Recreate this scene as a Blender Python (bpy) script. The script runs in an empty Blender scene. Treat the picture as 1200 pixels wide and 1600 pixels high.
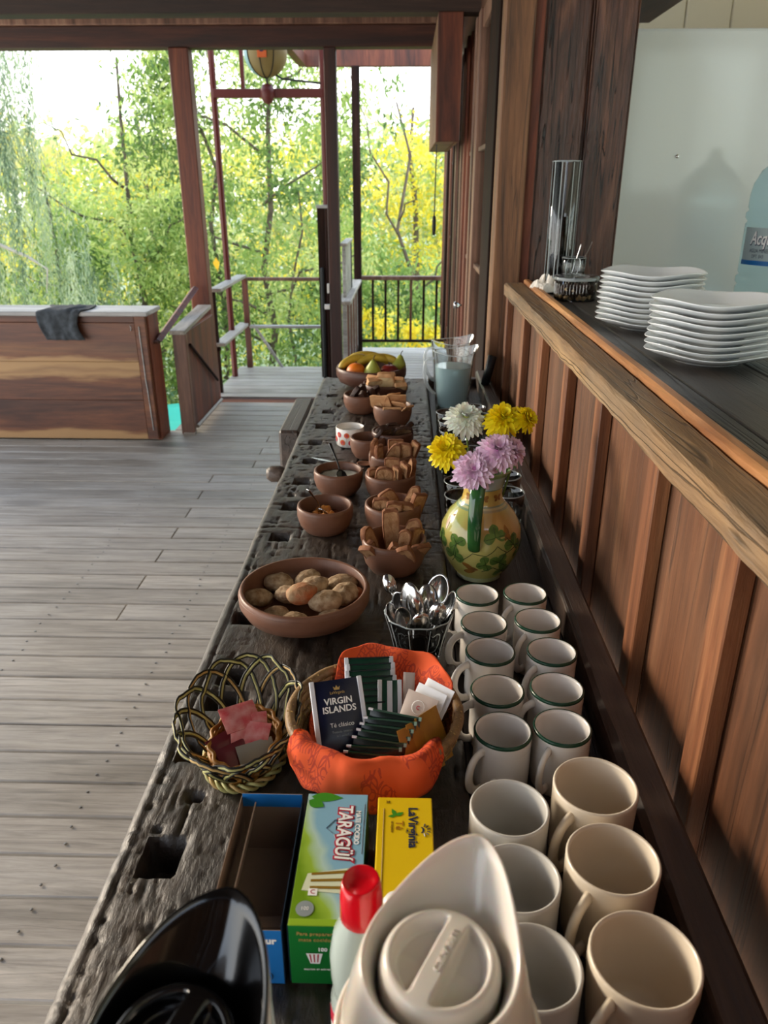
import bpy, math, random
import numpy as np
from mathutils import Vector, Matrix, Euler, noise as mn
R = math.radians
sc = bpy.context.scene
# ---------------------------------------------------------------- camera, sky, sun, exposure
cam = bpy.data.objects.new('camera', bpy.data.cameras.new('camera'))
sc.collection.objects.link(cam); sc.camera = cam
cam.location = (0, 0, 1.62)
cam.rotation_euler = (R(90 - 23.0), 0, R(1.6))
cam.data.sensor_fit = 'VERTICAL'; cam.data.sensor_height = 36.0
cam.data.lens = 36.0 * 1200 / 1600
cam.data.clip_start = 0.02; cam.data.clip_end = 300
cam.data.dof.use_dof = True; cam.data.dof.focus_distance = 1.25; cam.data.dof.aperture_fstop = 8.0

w = bpy.data.worlds.new('sky'); sc.world = w; w.use_nodes = True
nt = w.node_tree; nt.nodes.clear()
out = nt.nodes.new('ShaderNodeOutputWorld'); bg = nt.nodes.new('ShaderNodeBackground')
tc = nt.nodes.new('ShaderNodeTexCoord'); sx = nt.nodes.new('ShaderNodeSeparateXYZ')
rp = nt.nodes.new('ShaderNodeValToRGB')
rp.color_ramp.elements[0].position = 0.0; rp.color_ramp.elements[0].color = (1.0, .98, .92, 1)
rp.color_ramp.elements[1].position = 0.7; rp.color_ramp.elements[1].color = (.55, .72, 1.0, 1)
e = rp.color_ramp.elements.new(0.25); e.color = (.90, .95, 1.0, 1)
nt.links.new(tc.outputs['Generated'], sx.inputs[0]); nt.links.new(sx.outputs[2], rp.inputs[0])
nt.links.new(rp.outputs[0], bg.inputs[0]); bg.inputs[1].default_value = 2.5
nt.links.new(bg.outputs[0], out.inputs[0])

sun = bpy.data.objects.new('sun', bpy.data.lights.new('sun', 'SUN')); sc.collection.objects.link(sun)
sun.data.energy = 3.0; sun.data.angle = R(14); sun.data.color = (1.0, .84, .64)
az, el = R(62), R(15)      # the low sun stands far to the left, ahead of the camera
d = Vector((math.sin(az) * math.cos(el), -math.cos(az) * math.cos(el), -math.sin(el)))
sun.rotation_euler = d.to_track_quat('-Z', 'Y').to_euler()
sc.view_settings.view_transform = 'Standard'; sc.view_settings.look = 'None'
sc.view_settings.exposure = 0.55; sc.view_settings.gamma = 1.0; sc.view_settings.use_curve_mapping = False

# ---------------------------------------------------------------- helpers
def tag(o, label=None, cat=None, group=None, kind=None):
    if label: o['label'] = label
    if cat: o['category'] = cat
    if group: o['group'] = group
    if kind: o['kind'] = kind
    return o
def empty(name, loc=(0, 0, 0), label=None, cat=None, group=None, kind=None, rz=0, rot=None):
    o = bpy.data.objects.new(name, None); sc.collection.objects.link(o); o.location = loc
    o.rotation_euler = rot if rot is not None else (0, 0, rz); o.empty_display_size = .02
    return tag(o, label, cat, group, kind)
def cp(o, loc=None, rot=None, parent=None, scale=None, **k):
    c = o.copy(); sc.collection.objects.link(c)
    if parent is not None: c.parent = parent
    if loc is not None: c.location = loc
    if rot is not None: c.rotation_euler = rot
    if scale is not None: c.scale = scale
    for ch in list(o.children): cp(ch, parent=c)
    return tag(c, **k)

class B:
    """collects shapes, then links them as one mesh object"""
    def __init__(s): s.v = []; s.f = []; s.mi = []; s.cur = 0; s.mx = None
    def add(s, vs, fs):
        n = len(s.v)
        if s.mx is not None: vs = [tuple(s.mx @ Vector(q)) for q in vs]
        s.v += [tuple(q) for q in vs]; s.f += [tuple(n + i for i in f) for f in fs]; s.mi += [s.cur] * len(fs)
        return s
    def box(s, x0, x1, y0, y1, z0, z1):
        return s.add([(x0,y0,z0),(x1,y0,z0),(x1,y1,z0),(x0,y1,z0),(x0,y0,z1),(x1,y0,z1),(x1,y1,z1),(x0,y1,z1)],
                     [(3,2,1,0),(4,5,6,7),(0,1,5,4),(1,2,6,5),(2,3,7,6),(3,0,4,7)])
    def lathe(s, prof, n=32, c=(0,0,0), sx=1, sy=1, cap0=False, cap1=False):
        vs = []; fs = []
        for r, z in prof:
            for i in range(n):
                a = 2*math.pi*i/n; vs.append((c[0]+r*sx*math.cos(a), c[1]+r*sy*math.sin(a), c[2]+z))
        for j in range(len(prof)-1):
            for i in range(n):
                k = (i+1) % n; fs.append((j*n+i, j*n+k, (j+1)*n+k, (j+1)*n+i))
        if cap0: fs.append(tuple(range(n))[::-1])
        if cap1: fs.append(tuple((len(prof)-1)*n+i for i in range(n)))
        return s.add(vs, fs)
    def rings(s, rings, cap0=True, cap1=True):
        n = len(rings[0]); vs = [q for r in rings for q in r]; fs = []
        for j in range(len(rings)-1):
            for i in range(n):
                k = (i+1) % n; fs.append((j*n+i, j*n+k, (j+1)*n+k, (j+1)*n+i))
        if cap0: fs.append(tuple(range(n))[::-1])
        if cap1: fs.append(tuple((len(rings)-1)*n+i for i in range(n)))
        return s.add(vs, fs)
    def tube(s, pts, r, n=8, sq=1.0, closed=False, up=(0,0,1)):
        pts = [Vector(p) for p in pts]; m = len(pts); rr = r if hasattr(r, '__len__') else [r]*m
        vs = []; fs = []; up = Vector(up); prev = None
        for j, p in enumerate(pts):
            if closed: t = pts[(j+1) % m] - pts[j-1]
            else: t = pts[min(j+1, m-1)] - pts[max(j-1, 0)]
            t.normalize()
            a = (up if prev is None else prev) - t*((up if prev is None else prev).dot(t))
            if a.length < 1e-4: a = Vector((1,0,0)) - t*t.x
            a.normalize(); prev = a; b = t.cross(a)
            for i in range(n):
                th = 2*math.pi*i/n; vs.append(p + a*(rr[j]*sq*math.cos(th)) + b*(rr[j]*math.sin(th)))
        for j in range(m if closed else m-1):
            for i in range(n):
                k = (i+1) % n; j2 = (j+1) % m; fs.append((j*n+i, j*n+k, j2*n+k, j2*n+i))
        if not closed: fs += [tuple(range(n))[::-1], tuple((m-1)*n+i for i in range(n))]
        return s.add(vs, fs)
    def build(s, name, mats, parent=None, smooth=False, bevel=0, seg=2, loc=None, rot=None, kind=None, sub=0, auto=None):
        me = bpy.data.meshes.new(name); me.from_pydata(s.v, [], s.f)
        if not isinstance(mats, (list, tuple)): mats = [mats]
        for m in mats: me.materials.append(m)
        if len(mats) > 1: me.polygons.foreach_set('material_index', s.mi)
        if smooth: me.polygons.foreach_set('use_smooth', [True]*len(me.polygons))
        me.update()
        if auto: me.set_sharp_from_angle(angle=R(auto))
        o = bpy.data.objects.new(name, me); sc.collection.objects.link(o); o.parent = parent
        if loc is not None: o.location = loc
        if rot is not None: o.rotation_euler = rot
        if bevel:
            b = o.modifiers.new('bevel', 'BEVEL'); b.width = bevel; b.segments = seg; b.limit_method = 'ANGLE'; b.angle_limit = R(35)
        if sub:
            b = o.modifiers.new('sub', 'SUBSURF'); b.levels = sub; b.render_levels = sub
        if kind: o['kind'] = kind
        return o
def bx(name, m, x0, x1, y0, y1, z0, z1, parent=None, bevel=.003, **k):
    """a board or block with its origin at its own centre"""
    c = ((x0+x1)/2, (y0+y1)/2, (z0+z1)/2)
    return B().box(x0-c[0], x1-c[0], y0-c[1], y1-c[1], z0-c[2], z1-c[2]).build(name, m, parent, loc=c, bevel=bevel, seg=1, **k)
FONT = {}
def text(s, size, m, parent, loc, rot=(0,0,0), ext=.0003, off=0.0, align='CENTER', name='lettering', shear=0, sx=1):
    cu = bpy.data.curves.new(name, 'FONT'); cu.body = s; cu.size = size; cu.extrude = ext; cu.offset = off
    cu.align_x = align; cu.align_y = 'CENTER'; cu.shear = shear; cu.resolution_u = 3; cu.materials.append(m)
    o = bpy.data.objects.new(name, cu); me = bpy.data.meshes.new_from_object(o); bpy.data.objects.remove(o); me.name = name
    o = bpy.data.objects.new(name, me); sc.collection.objects.link(o); o.parent = parent; o.location = loc; o.rotation_euler = rot
    o.scale = (sx, 1, 1)
    return o
def vnoise(x, y, seed, sx, sy, octv=4):
    """numpy value noise"""
    rg = np.random.RandomState(seed); G = rg.rand(256, 256); o = np.zeros_like(x); a = 1; tot = 0
    for k in range(octv):
        u = x*sx*2**k + 13.7*k + 50; v = y*sy*2**k + 7.3*k + 50
        i = np.floor(u).astype(int); j = np.floor(v).astype(int); fu = u-i; fv = v-j
        fu = fu*fu*(3-2*fu); fv = fv*fv*(3-2*fv)
        g = lambda p, q: G[p % 256, q % 256]
        o += a*((g(i,j)*(1-fu)+g(i+1,j)*fu)*(1-fv) + (g(i,j+1)*(1-fu)+g(i+1,j+1)*fu)*fv); tot += a; a *= .5
    return o/tot

# ---------------------------------------------------------------- materials
def hexc(h):
    f = lambda c: ((c/255+.055)/1.055)**2.4 if c/255 > .04045 else c/255/12.92
    return (f(int(h[0:2],16)), f(int(h[2:4],16)), f(int(h[4:6],16)), 1)
def base(name):
    m = bpy.data.materials.new(name); m.use_nodes = True; n = m.node_tree; p = n.nodes['Principled BSDF']; return m, n, p
def plain(name, h, rough=.5, metal=0, spec=.5, coat=0, trans=0, ior=1.45, var=.0, vs=20, bump=0, bs=200, sss=0, alpha=1, h2=None):
    m, n, p = base(name); c = hexc(h)
    p.inputs['Base Color'].default_value = c; p.inputs['Roughness'].default_value = rough; p.inputs['Metallic'].default_value = metal
    p.inputs['Specular IOR Level'].default_value = spec; p.inputs['Coat Weight'].default_value = coat; p.inputs['Coat Roughness'].default_value = .03 if rough < .3 else .085
    p.inputs['Transmission Weight'].default_value = trans; p.inputs['IOR'].default_value = ior
    if sss: p.inputs['Subsurface Weight'].default_value = sss; p.inputs['Subsurface Scale'].default_value = .004
    if alpha < 1: p.inputs['Alpha'].default_value = alpha
    if var or h2:
        t = n.nodes.new('ShaderNodeTexCoord'); z = n.nodes.new('ShaderNodeTexNoise'); r = n.nodes.new('ShaderNodeValToRGB')
        z.inputs['Scale'].default_value = vs; z.inputs['Detail'].default_value = 5
        k = hexc(h2) if h2 else tuple(q*(1-var) for q in c[:3])+(1,)
        r.color_ramp.elements[0].position = .35; r.color_ramp.elements[1].position = .68
        r.color_ramp.elements[0].color = k; r.color_ramp.elements[1].color = c
        n.links.new(t.outputs['Object'], z.inputs[0]); n.links.new(z.outputs[0], r.inputs[0]); n.links.new(r.outputs[0], p.inputs['Base Color'])
    if bump:
        t = n.nodes.new('ShaderNodeTexCoord'); z = n.nodes.new('ShaderNodeTexNoise'); b = n.nodes.new('ShaderNodeBump')
        z.inputs['Scale'].default_value = bs; z.inputs['Detail'].default_value = 4; b.inputs['Strength'].default_value = bump; b.inputs['Distance'].default_value = .002
        n.links.new(t.outputs['Object'], z.inputs[0]); n.links.new(z.outputs[0], b.inputs['Height']); n.links.new(b.outputs[0], p.inputs['Normal'])
    return m
def wood(name, hs, axis='y', s=9, rough=.55, bump=.35, rnd=.18, fine=70, spec=.5, crack=.0, patch=None, dist=.004, stretch=.07, knots=0):
    """grain runs along `axis`; hs = dark, mid, light; crack adds long dark splits; patch = (hex, scale, amount) worn areas"""
    m, n, p = base(name); L = n.links.new; N = n.nodes.new
    t = N('ShaderNodeTexCoord'); oi = N('ShaderNodeObjectInfo'); mu = N('ShaderNodeMath'); mu.operation = 'MULTIPLY'; mu.inputs[1].default_value = 37.0
    L(oi.outputs['Random'], mu.inputs[0]); ad = N('ShaderNodeVectorMath'); ad.operation = 'ADD'
    L(t.outputs['Object'], ad.inputs[0]); L(mu.outputs[0], ad.inputs[1])
    mp = N('ShaderNodeMapping'); sc_ = [1, 1, 1]; sc_['xyz'.index(axis)] = stretch; mp.inputs['Scale'].default_value = sc_
    L(ad.outputs[0], mp.inputs[0])
    a = N('ShaderNodeTexNoise'); a.inputs['Scale'].default_value = s; a.inputs['Detail'].default_value = 7; a.inputs['Distortion'].default_value = 1.2; a.inputs['Roughness'].default_value = .62
    b = N('ShaderNodeTexNoise'); b.inputs['Scale'].default_value = fine; b.inputs['Detail'].default_value = 5; b.inputs['Roughness'].default_value = .7; b.inputs['Distortion'].default_value = .4
    L(mp.outputs[0], a.inputs[0]); L(mp.outputs[0], b.inputs[0])
    r = N('ShaderNodeValToRGB'); cr = r.color_ramp; cr.elements[0].position = .30; cr.elements[0].color = hexc(hs[0])
    cr.elements[1].position = .72; cr.elements[1].color = hexc(hs[2]); e = cr.elements.new(.5); e.color = hexc(hs[1])
    L(a.outputs[0], r.inputs[0])
    rb = N('ShaderNodeMapRange'); rb.inputs[1].default_value = .3; rb.inputs[2].default_value = .7; rb.inputs[3].default_value = .62; rb.inputs[4].default_value = 1.18
    L(b.outputs[0], rb.inputs[0])
    mx = N('ShaderNodeVectorMath'); mx.operation = 'SCALE'; L(r.outputs[0], mx.inputs[0]); L(rb.outputs[0], mx.inputs[3])
    rr = N('ShaderNodeMapRange'); rr.inputs[3].default_value = 1-rnd; rr.inputs[4].default_value = 1+rnd; L(oi.outputs['Random'], rr.inputs[0])
    m2 = N('ShaderNodeVectorMath'); m2.operation = 'SCALE'; L(mx.outputs[0], m2.inputs[0]); L(rr.outputs[0], m2.inputs[3]); col = m2.outputs[0]
    if patch:
        q = N('ShaderNodeTexNoise'); q.inputs['Scale'].default_value = patch[1]; q.inputs['Detail'].default_value = 4; L(ad.outputs[0], q.inputs[0])
        qr = N('ShaderNodeMapRange'); qr.inputs[1].default_value = .42; qr.inputs[2].default_value = .66; qr.inputs[4].default_value = patch[2]; L(q.outputs[0], qr.inputs[0])
        mm = N('ShaderNodeMix'); mm.data_type = 'RGBA'; L(qr.outputs[0], mm.inputs[0]); L(col, mm.inputs[6])
        pb = N('ShaderNodeVectorMath'); pb.operation = 'SCALE'; pb.inputs[0].default_value = hexc(patch[0])[:3]; L(rb.outputs[0], pb.inputs[3]); L(pb.outputs[0], mm.inputs[7]); col = mm.outputs[2]
    hsum = b.outputs[0]
    if crack:
        mp2 = N('ShaderNodeMapping'); s2 = [1, 1, 1]; s2['xyz'.index(axis)] = .035; mp2.inputs['Scale'].default_value = s2; L(ad.outputs[0], mp2.inputs[0])
        nz = N('ShaderNodeTexNoise'); nz.inputs['Scale'].default_value = s*2.2; nz.inputs['Detail'].default_value = 2; nz.inputs['Distortion'].default_value = .8; L(mp2.outputs[0], nz.inputs[0])
        ab = N('ShaderNodeMath'); ab.operation = 'SUBTRACT'; ab.inputs[1].default_value = .5; L(nz.outputs[0], ab.inputs[0])
        a2 = N('ShaderNodeMath'); a2.operation = 'ABSOLUTE'; L(ab.outputs[0], a2.inputs[0])
        cm = N('ShaderNodeMapRange'); cm.inputs[1].default_value = .003; cm.inputs[2].default_value = .016; cm.inputs[3].default_value = 1-crack; cm.inputs[4].default_value = 1; L(a2.outputs[0], cm.inputs[0])
        m3 = N('ShaderNodeVectorMath'); m3.operation = 'SCALE'; L(col, m3.inputs[0]); L(cm.outputs[0], m3.inputs[3]); col = m3.outputs[0]
        hs_ = N('ShaderNodeMath'); hs_.operation = 'MULTIPLY_ADD'; hs_.inputs[1].default_value = 1.2; L(cm.outputs[0], hs_.inputs[0]); L(b.outputs[0], hs_.inputs[2]); hsum = hs_.outputs[0]
    if knots:
        vo = N('ShaderNodeTexVoronoi'); vo.inputs['Scale'].default_value = knots; mp3 = N('ShaderNodeMapping'); s3 = [1,1,1]; s3['xyz'.index(axis)] = .45; mp3.inputs['Scale'].default_value = s3
        L(ad.outputs[0], mp3.inputs[0]); L(mp3.outputs[0], vo.inputs[0])
        km = N('ShaderNodeMapRange'); km.inputs[1].default_value = .05; km.inputs[2].default_value = .13; km.inputs[3].default_value = .35; km.inputs[4].default_value = 1; L(vo.outputs['Distance'], km.inputs[0])
        m4 = N('ShaderNodeVectorMath'); m4.operation = 'SCALE'; L(col, m4.inputs[0]); L(km.outputs[0], m4.inputs[3]); col = m4.outputs[0]
    L(col, p.inputs['Base Color'])
    ro = N('ShaderNodeMapRange'); ro.inputs[3].default_value = rough-.1; ro.inputs[4].default_value = rough+.15; L(a.outputs[0], ro.inputs[0]); L(ro.outputs[0], p.inputs['Roughness'])
    p.inputs['Specular IOR Level'].default_value = spec
    bp = N('ShaderNodeBump'); bp.inputs['Strength'].default_value = bump; bp.inputs['Distance'].default_value = dist; L(hsum, bp.inputs['Height']); L(bp.outputs[0], p.inputs['Normal'])
    return m
def glass(name, tint='FFFFFF', rough=0.0, ior=1.45):
    """thin clear glass: sees through, with a mirror-like sheen at grazing angles"""
    m, n, p = base(name); n.nodes.remove(p); N = n.nodes.new; L = n.links.new; o = n.nodes['Material Output']
    g = N('ShaderNodeBsdfGlossy'); g.inputs['Roughness'].default_value = rough; t = N('ShaderNodeBsdfTransparent'); t.inputs[0].default_value = hexc(tint)
    f = N('ShaderNodeFresnel'); f.inputs[0].default_value = ior; mx = N('ShaderNodeMixShader')
    L(f.outputs[0], mx.inputs[0]); L(t.outputs[0], mx.inputs[1]); L(g.outputs[0], mx.inputs[2]); L(mx.outputs[0], o.inputs[0])
    return m
def solidglass(name, tint='F4F8F8', rough=.0, ior=1.46):
    m, n, p = base(name); p.inputs['Base Color'].default_value = hexc(tint); p.inputs['Transmission Weight'].default_value = 1; p.inputs['Roughness'].default_value = rough; p.inputs['IOR'].default_value = ior
    return m
def leafmat(name, ramp, trans=.5, rough=.45):
    m, n, p = base(name); n.nodes.remove(p); N = n.nodes.new; L = n.links.new; o = n.nodes['Material Output']
    at = N('ShaderNodeAttribute'); at.attribute_name = 'tint'; r = N('ShaderNodeValToRGB'); cr = r.color_ramp
    cr.elements[0].position = 0; cr.elements[0].color = hexc(ramp[0]); cr.elements[1].position = 1; cr.elements[1].color = hexc(ramp[-1])
    for i, h in enumerate(ramp[1:-1]): e = cr.elements.new((i+1)/(len(ramp)-1)); e.color = hexc(h)
    L(at.outputs['Fac'], r.inputs[0])
    d = N('ShaderNodeBsdfPrincipled'); d.inputs['Roughness'].default_value = rough; L(r.outputs[0], d.inputs['Base Color'])
    tl = N('ShaderNodeBsdfTranslucent'); L(r.outputs[0], tl.inputs[0]); mx = N('ShaderNodeMixShader'); mx.inputs[0].default_value = trans
    L(d.outputs[0], mx.inputs[1]); L(tl.outputs[0], mx.inputs[2]); L(mx.outputs[0], o.inputs[0])
    return m

rg = np.random.RandomState(7)
def leaves(name, pts, L, W, mat, parent=None, droop=.5, tint=None, kind='stuff', spread=1.0):
    """one mesh of folded pointed leaves at the points given"""
    n = len(pts); d = rg.normal(size=(n, 3))*spread; d[:, 2] -= droop*1.6; d /= np.linalg.norm(d, axis=1)[:, None]
    s = np.cross(d, rg.normal(size=(n, 3))); s /= np.linalg.norm(s, axis=1)[:, None]
    Ls = L*rg.uniform(.65, 1.25, n)[:, None]; Ws = W*rg.uniform(.7, 1.2, n)[:, None]
    nn = np.cross(d, s)
    V = np.empty((n, 4, 3)); V[:, 0] = pts; V[:, 1] = pts+d*Ls*.45+s*Ws*.5+nn*Ws*.15; V[:, 2] = pts+d*Ls; V[:, 3] = pts+d*Ls*.45-s*Ws*.5+nn*Ws*.15
    me = bpy.data.meshes.new(name); me.vertices.add(4*n); me.vertices.foreach_set('co', V.reshape(-1))
    me.loops.add(6*n); i = np.arange(n)*4
    me.loops.foreach_set('vertex_index', np.stack([i, i+1, i+2, i, i+2, i+3], 1).reshape(-1))
    me.polygons.add(2*n); me.polygons.foreach_set('loop_start', np.arange(2*n)*3); 
    at = me.attributes.new('tint', 'FLOAT', 'POINT')
    t = tint if tint is not None else rg.rand(n)
    t = np.clip(t + rg.normal(0, .10, n), 0, 1); at.data.foreach_set('value', np.repeat(t, 4).astype(np.float32))
    me.materials.append(mat); me.update(calc_edges=True)
    o = bpy.data.objects.new(name, me); sc.collection.objects.link(o); o.parent = parent
    if kind: o['kind'] = kind
    return o
M = dict(
 deck=wood('deck_wood', ('8A8072','A3988A','B9AFA2'), 'x', s=6, rough=.46, bump=.25, rnd=.10, fine=55, knots=1.3, crack=.22, patch=('B9B1A6', 2.0, .5)),
 bench=wood('old_bench_wood', ('1A1410','322821','54463A'), 'y', s=26, rough=.42, bump=.7, rnd=0, fine=200, spec=.75, crack=.0, patch=('2A231E', 6, .75), dist=.002, stretch=.3),
 tray=wood('dark_tray_wood', ('1C1613','2C231F','3D322C'), 'y', s=10, rough=.5, bump=.5, rnd=.1, crack=.4),
 rail=wood('rail_wood', ('241A15','3A2C24','5A493E'), 'y', s=12, rough=.42, bump=.6, rnd=0, spec=.6, crack=.4),
 wallb=wood('wall_board', ('39210F','623B22','855A3A'), 'z', s=9, rough=.5, bump=.4, rnd=.2, fine=80, crack=.45, knots=1.1, patch=('76523A', 2.5, .5)),
 batten=wood('batten_wood', ('4C2A18','7A4A2C','9C6C46'), 'z', s=14, rough=.5, bump=.3, rnd=.2),
 ledge=wood('ledge_wood', ('5A4430','8A6A48','B08E62'), 'y', s=12, rough=.55, bump=.8, rnd=.05, crack=.6, knots=1.3, patch=('857058', 4, .6), dist=.005),
 lip=wood('lip_wood', ('8A5430','B07A4C','C8945E'), 'y', s=14, rough=.45, bump=.3, rnd=.05),
 counter=wood('counter_wood', ('1D1814','332B25','4E443B'), 'y', s=9, rough=.38, bump=.5, rnd=.15, crack=.6, spec=.6),
 post=wood('post_wood', ('4E3422','7A5438','9A7452'), 'z', s=9, rough=.6, bump=.4, rnd=.1, crack=.5, knots=1.4),
 oldp=wood('weathered_plank', ('201410','523224','8A6048'), 'z', s=14, rough=.42, bump=1.0, rnd=.12, fine=60, crack=.9, knots=1.8, patch=('5A4034', 4, .3), dist=.008, stretch=.10),
 redw=wood('red_post_wood', ('34170C','6A3420','8C4E32'), 'z', s=9, rough=.55, bump=.3, rnd=.12),
 redx=wood('red_beam_wood', ('24120C','442216','5E3422'), 'x', s=8, rough=.6, bump=.3, rnd=.1),
 redy=wood('brown_beam_wood', ('2E1C14','54331F','734A30'), 'y', s=8, rough=.6, bump=.3, rnd=.1),
 panel=wood('partition_plank', ('3A1E12','633822','86532F'), 'x', s=6, rough=.45, bump=.25, rnd=.1, fine=60),
 panell=wood('pale_sapwood_plank', ('6E4A30','A07C50','B8966A'), 'x', s=6, rough=.45, bump=.25, rnd=.05),
 greyw=wood('grey_rail_wood', ('7E7A76','A5A19C','C6C3BE'), 'x', s=8, rough=.5, bump=.2, rnd=.08),
 greyy=wood('grey_cap_wood', ('7E766C','A69C90','C4BBAF'), 'y', s=8, rough=.5, bump=.2, rnd=.08),
 frame=wood('window_frame_wood', ('4A3022','765240','9A7860'), 'z', s=10, rough=.5, bump=.2, rnd=.2),
 dframe=wood('dark_frame_wood', ('150C08','2A1912','3C261E'), 'z', s=10, rough=.75, bump=.2, rnd=.1, spec=.15),
 clay=plain('clay_bowl', '7A5340', .42, var=.35, vs=14, bump=.15, bs=120, spec=.4),
 clayd=plain('dark_clay', '583628', .40, var=.3, vs=12, bump=.12, bs=120),
 white=plain('white_glaze', 'DDD8D2', .18, coat=.3), cream=plain('cream_glaze', 'DDD0BC', .25, coat=.2), grey=plain('grey_white_glaze', 'C9C6BF', .28),
 green=plain('green_rim', '123A28', .25),
 plate=plain('plate_porcelain', 'E2E6E8', .12, coat=.4),
 steel=plain('steel', 'B8B8B8', .16, metal=1), blackm=plain('black_plastic', '070708', .16, coat=.5), blackt=plain('black_rubber', '14181A', .45),
 thermos=plain('ivory_plastic', 'E4DCD2', .2, sss=.25, coat=.2), lidp=plain('ivory_lid', 'E0D8CE', .22, sss=.2),
 fridge=plain('fridge_enamel', 'E4EEF0', .34, coat=1.0, spec=1.0), creamw=plain('cream_boards', 'E6DCC4', .6),
 red=plain('red_plastic', 'D3081C', .25, coat=.4), glass=solidglass('clear_glass'), thin=glass('thin_glass', ior=1.7), gpale=glass('pane_glass', 'E8EEEA'),
 bottleblue=plain('blue_bottle', 'D4EEF6', .12, trans=.88, ior=1.05, spec=.5), water=plain('water', 'D6F0F4', .05, trans=.3, ior=1.33),
 toast=plain('toast', 'B48C64', .85, h2='966A46', vs=70, bump=1.0, bs=300), crust=plain('crust', '6E4028', .8, h2='8A5A38', vs=60, bump=.7, bs=200),
 roll=plain('roll_crust', 'C0A888', .8, h2='8A6C4C', vs=75, bump=1.0, bs=160), rollr=plain('rust_roll', 'B25A2C', .8, h2='A88C68', vs=30, bump=1.0, bs=160),
 cracker=plain('cracker', 'C08A5C', .8, h2='D0A274', vs=50, bump=.5), cheese=plain('cheese', 'D9B27E', .5, h2='E6CC9C', vs=30),
 choc=plain('dark_chocolate_cake', '2E1A12', .6, h2='40261A', vs=40, bump=.6), date=plain('slice_edge', '8A7050', .7, h2='5A3E28', vs=40, bump=.5),
 banana=plain('banana_peel', 'C9A832', .5, h2='A98E34', vs=14), btip=plain('banana_tip', '3E3420', .7),
 orange=plain('orange_peel', 'D9731A', .4, bump=.4, bs=400), pear=plain('pear_skin', 'B0A83A', .45, h2='8F9638', vs=20), apple=plain('apple_skin', '5E1218', .3, h2='8A2A1E', vs=15),
 stem=plain('stem_brown', '3A2A18', .8), gstem=plain('flower_stem', '5E7A38', .6),
 pyel=plain('yellow_petal', 'EFD90E', .6, sss=.2), pwhi=plain('white_petal', 'ECEFE4', .6, sss=.2), ppin=plain('pink_petal', 'F3DFEE', .6, h2='E6BEDD', vs=90), pmag=plain('pink_heart', 'D68CC8', .6), plem=plain('white_heart', 'D8E070', .6),
 yogurt=plain('cream_cheese', 'CFD4CC', .35), jam=plain('amber_jam', '6A3414', .15, coat=.5), walnut=plain('jam_fruit', 'B8742E', .35, bump=.8, bs=150),
 tgreen=plain('green_foil', '0D3D2B', .30, spec=.5), tdark=plain('dark_green_foil', '06170F', .25, spec=.5), tpale=plain('pale_green_edge', '7FA08E', .3), twhite=plain('packet_paper', 'D8DAE0', .4), tnavy=plain('navy_packet', '0C1330', .25), tgold=plain('gold_packet', 'A87A2A', .35, h2='8C5E1E', vs=30),
 tbeige=plain('beige_sachet', 'BBAAA0', .4), sred=plain('pink_sachet', 'C84850', .25, h2='DE9A98', vs=50), sdark=plain('maroon_sachet', '6E2430', .3), sgrey=plain('grey_sachet', '9A9690', .35),
 card=plain('raw_cardboard', '8A7565', .8, var=.15), blue=plain('blue_card', '1C6CB4', .4), navy=plain('navy_card', '15283C', .45), lblue=plain('sky_card', '8CBBD6', .35), ygreen=plain('leaf_green_card', '8FB32A', .35), dgreen=plain('dark_green_card', '14702E', .35),
 ycard=plain('yellow_card', 'E2BE10', .35), pred=plain('print_red', 'B21E38', .4), pwhite=plain('print_white', 'F2F2F0', .4), pdark=plain('print_dark', '1E2A4A', .4), pbrown=plain('print_brown', '8A6A1A', .4), pgold=plain('print_gold', 'B89858', .4), pleaf=plain('print_leaf', '3F8A1E', .4), pgrey=plain('print_grey', '8E989A', .4),
 metalred=plain('red_painted_steel', '5A1E16', .45), screw=plain('screw_head', '9A9690', .35, metal=1),
 cloth=plain('grey_cloth', '35393C', .95, h2='4A4E52', vs=30, bump=.5, bs=400), paper=plain('napkin_paper', 'DCD6CC', .8),
 ground=plain('pale_ground', 'A8AC92', .9, h2='7E8A60', vs=.8), teal=plain('teal_tarp', '3FB89A', .5), bark=plain('bark', '6A5E50', .9, h2='4A4036', vs=8), pbark=plain('pale_bark', 'A39C8E', .9), black=plain('black_cord', '0C0C0C', .6),
 ceil=wood('ceiling_wood', ('1E130E','33221A','4A3428'), 'x', s=6, rough=.7, bump=.3, rnd=.2),
 bell1=plain('lantern_teal', '86A8A6', .5), bell2=plain('lantern_ochre', '7E6A3A', .5), bell3=plain('lantern_orange', 'C85A20', .5), 
 wick1=plain('wicker_pale', 'C6C080', .4, h2='A29A5C', vs=60), wick2=plain('wicker_black', '16140F', .4), wick3=plain('wicker_amber', '8A5A1E', .45, h2='B07A30', vs=80), wick4=plain('wicker_coil', '6E5234', .5, h2='8E7048', vs=70, bump=.6, bs=300), wick5=plain('wicker_tan', 'B8965A', .5),
)

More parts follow.
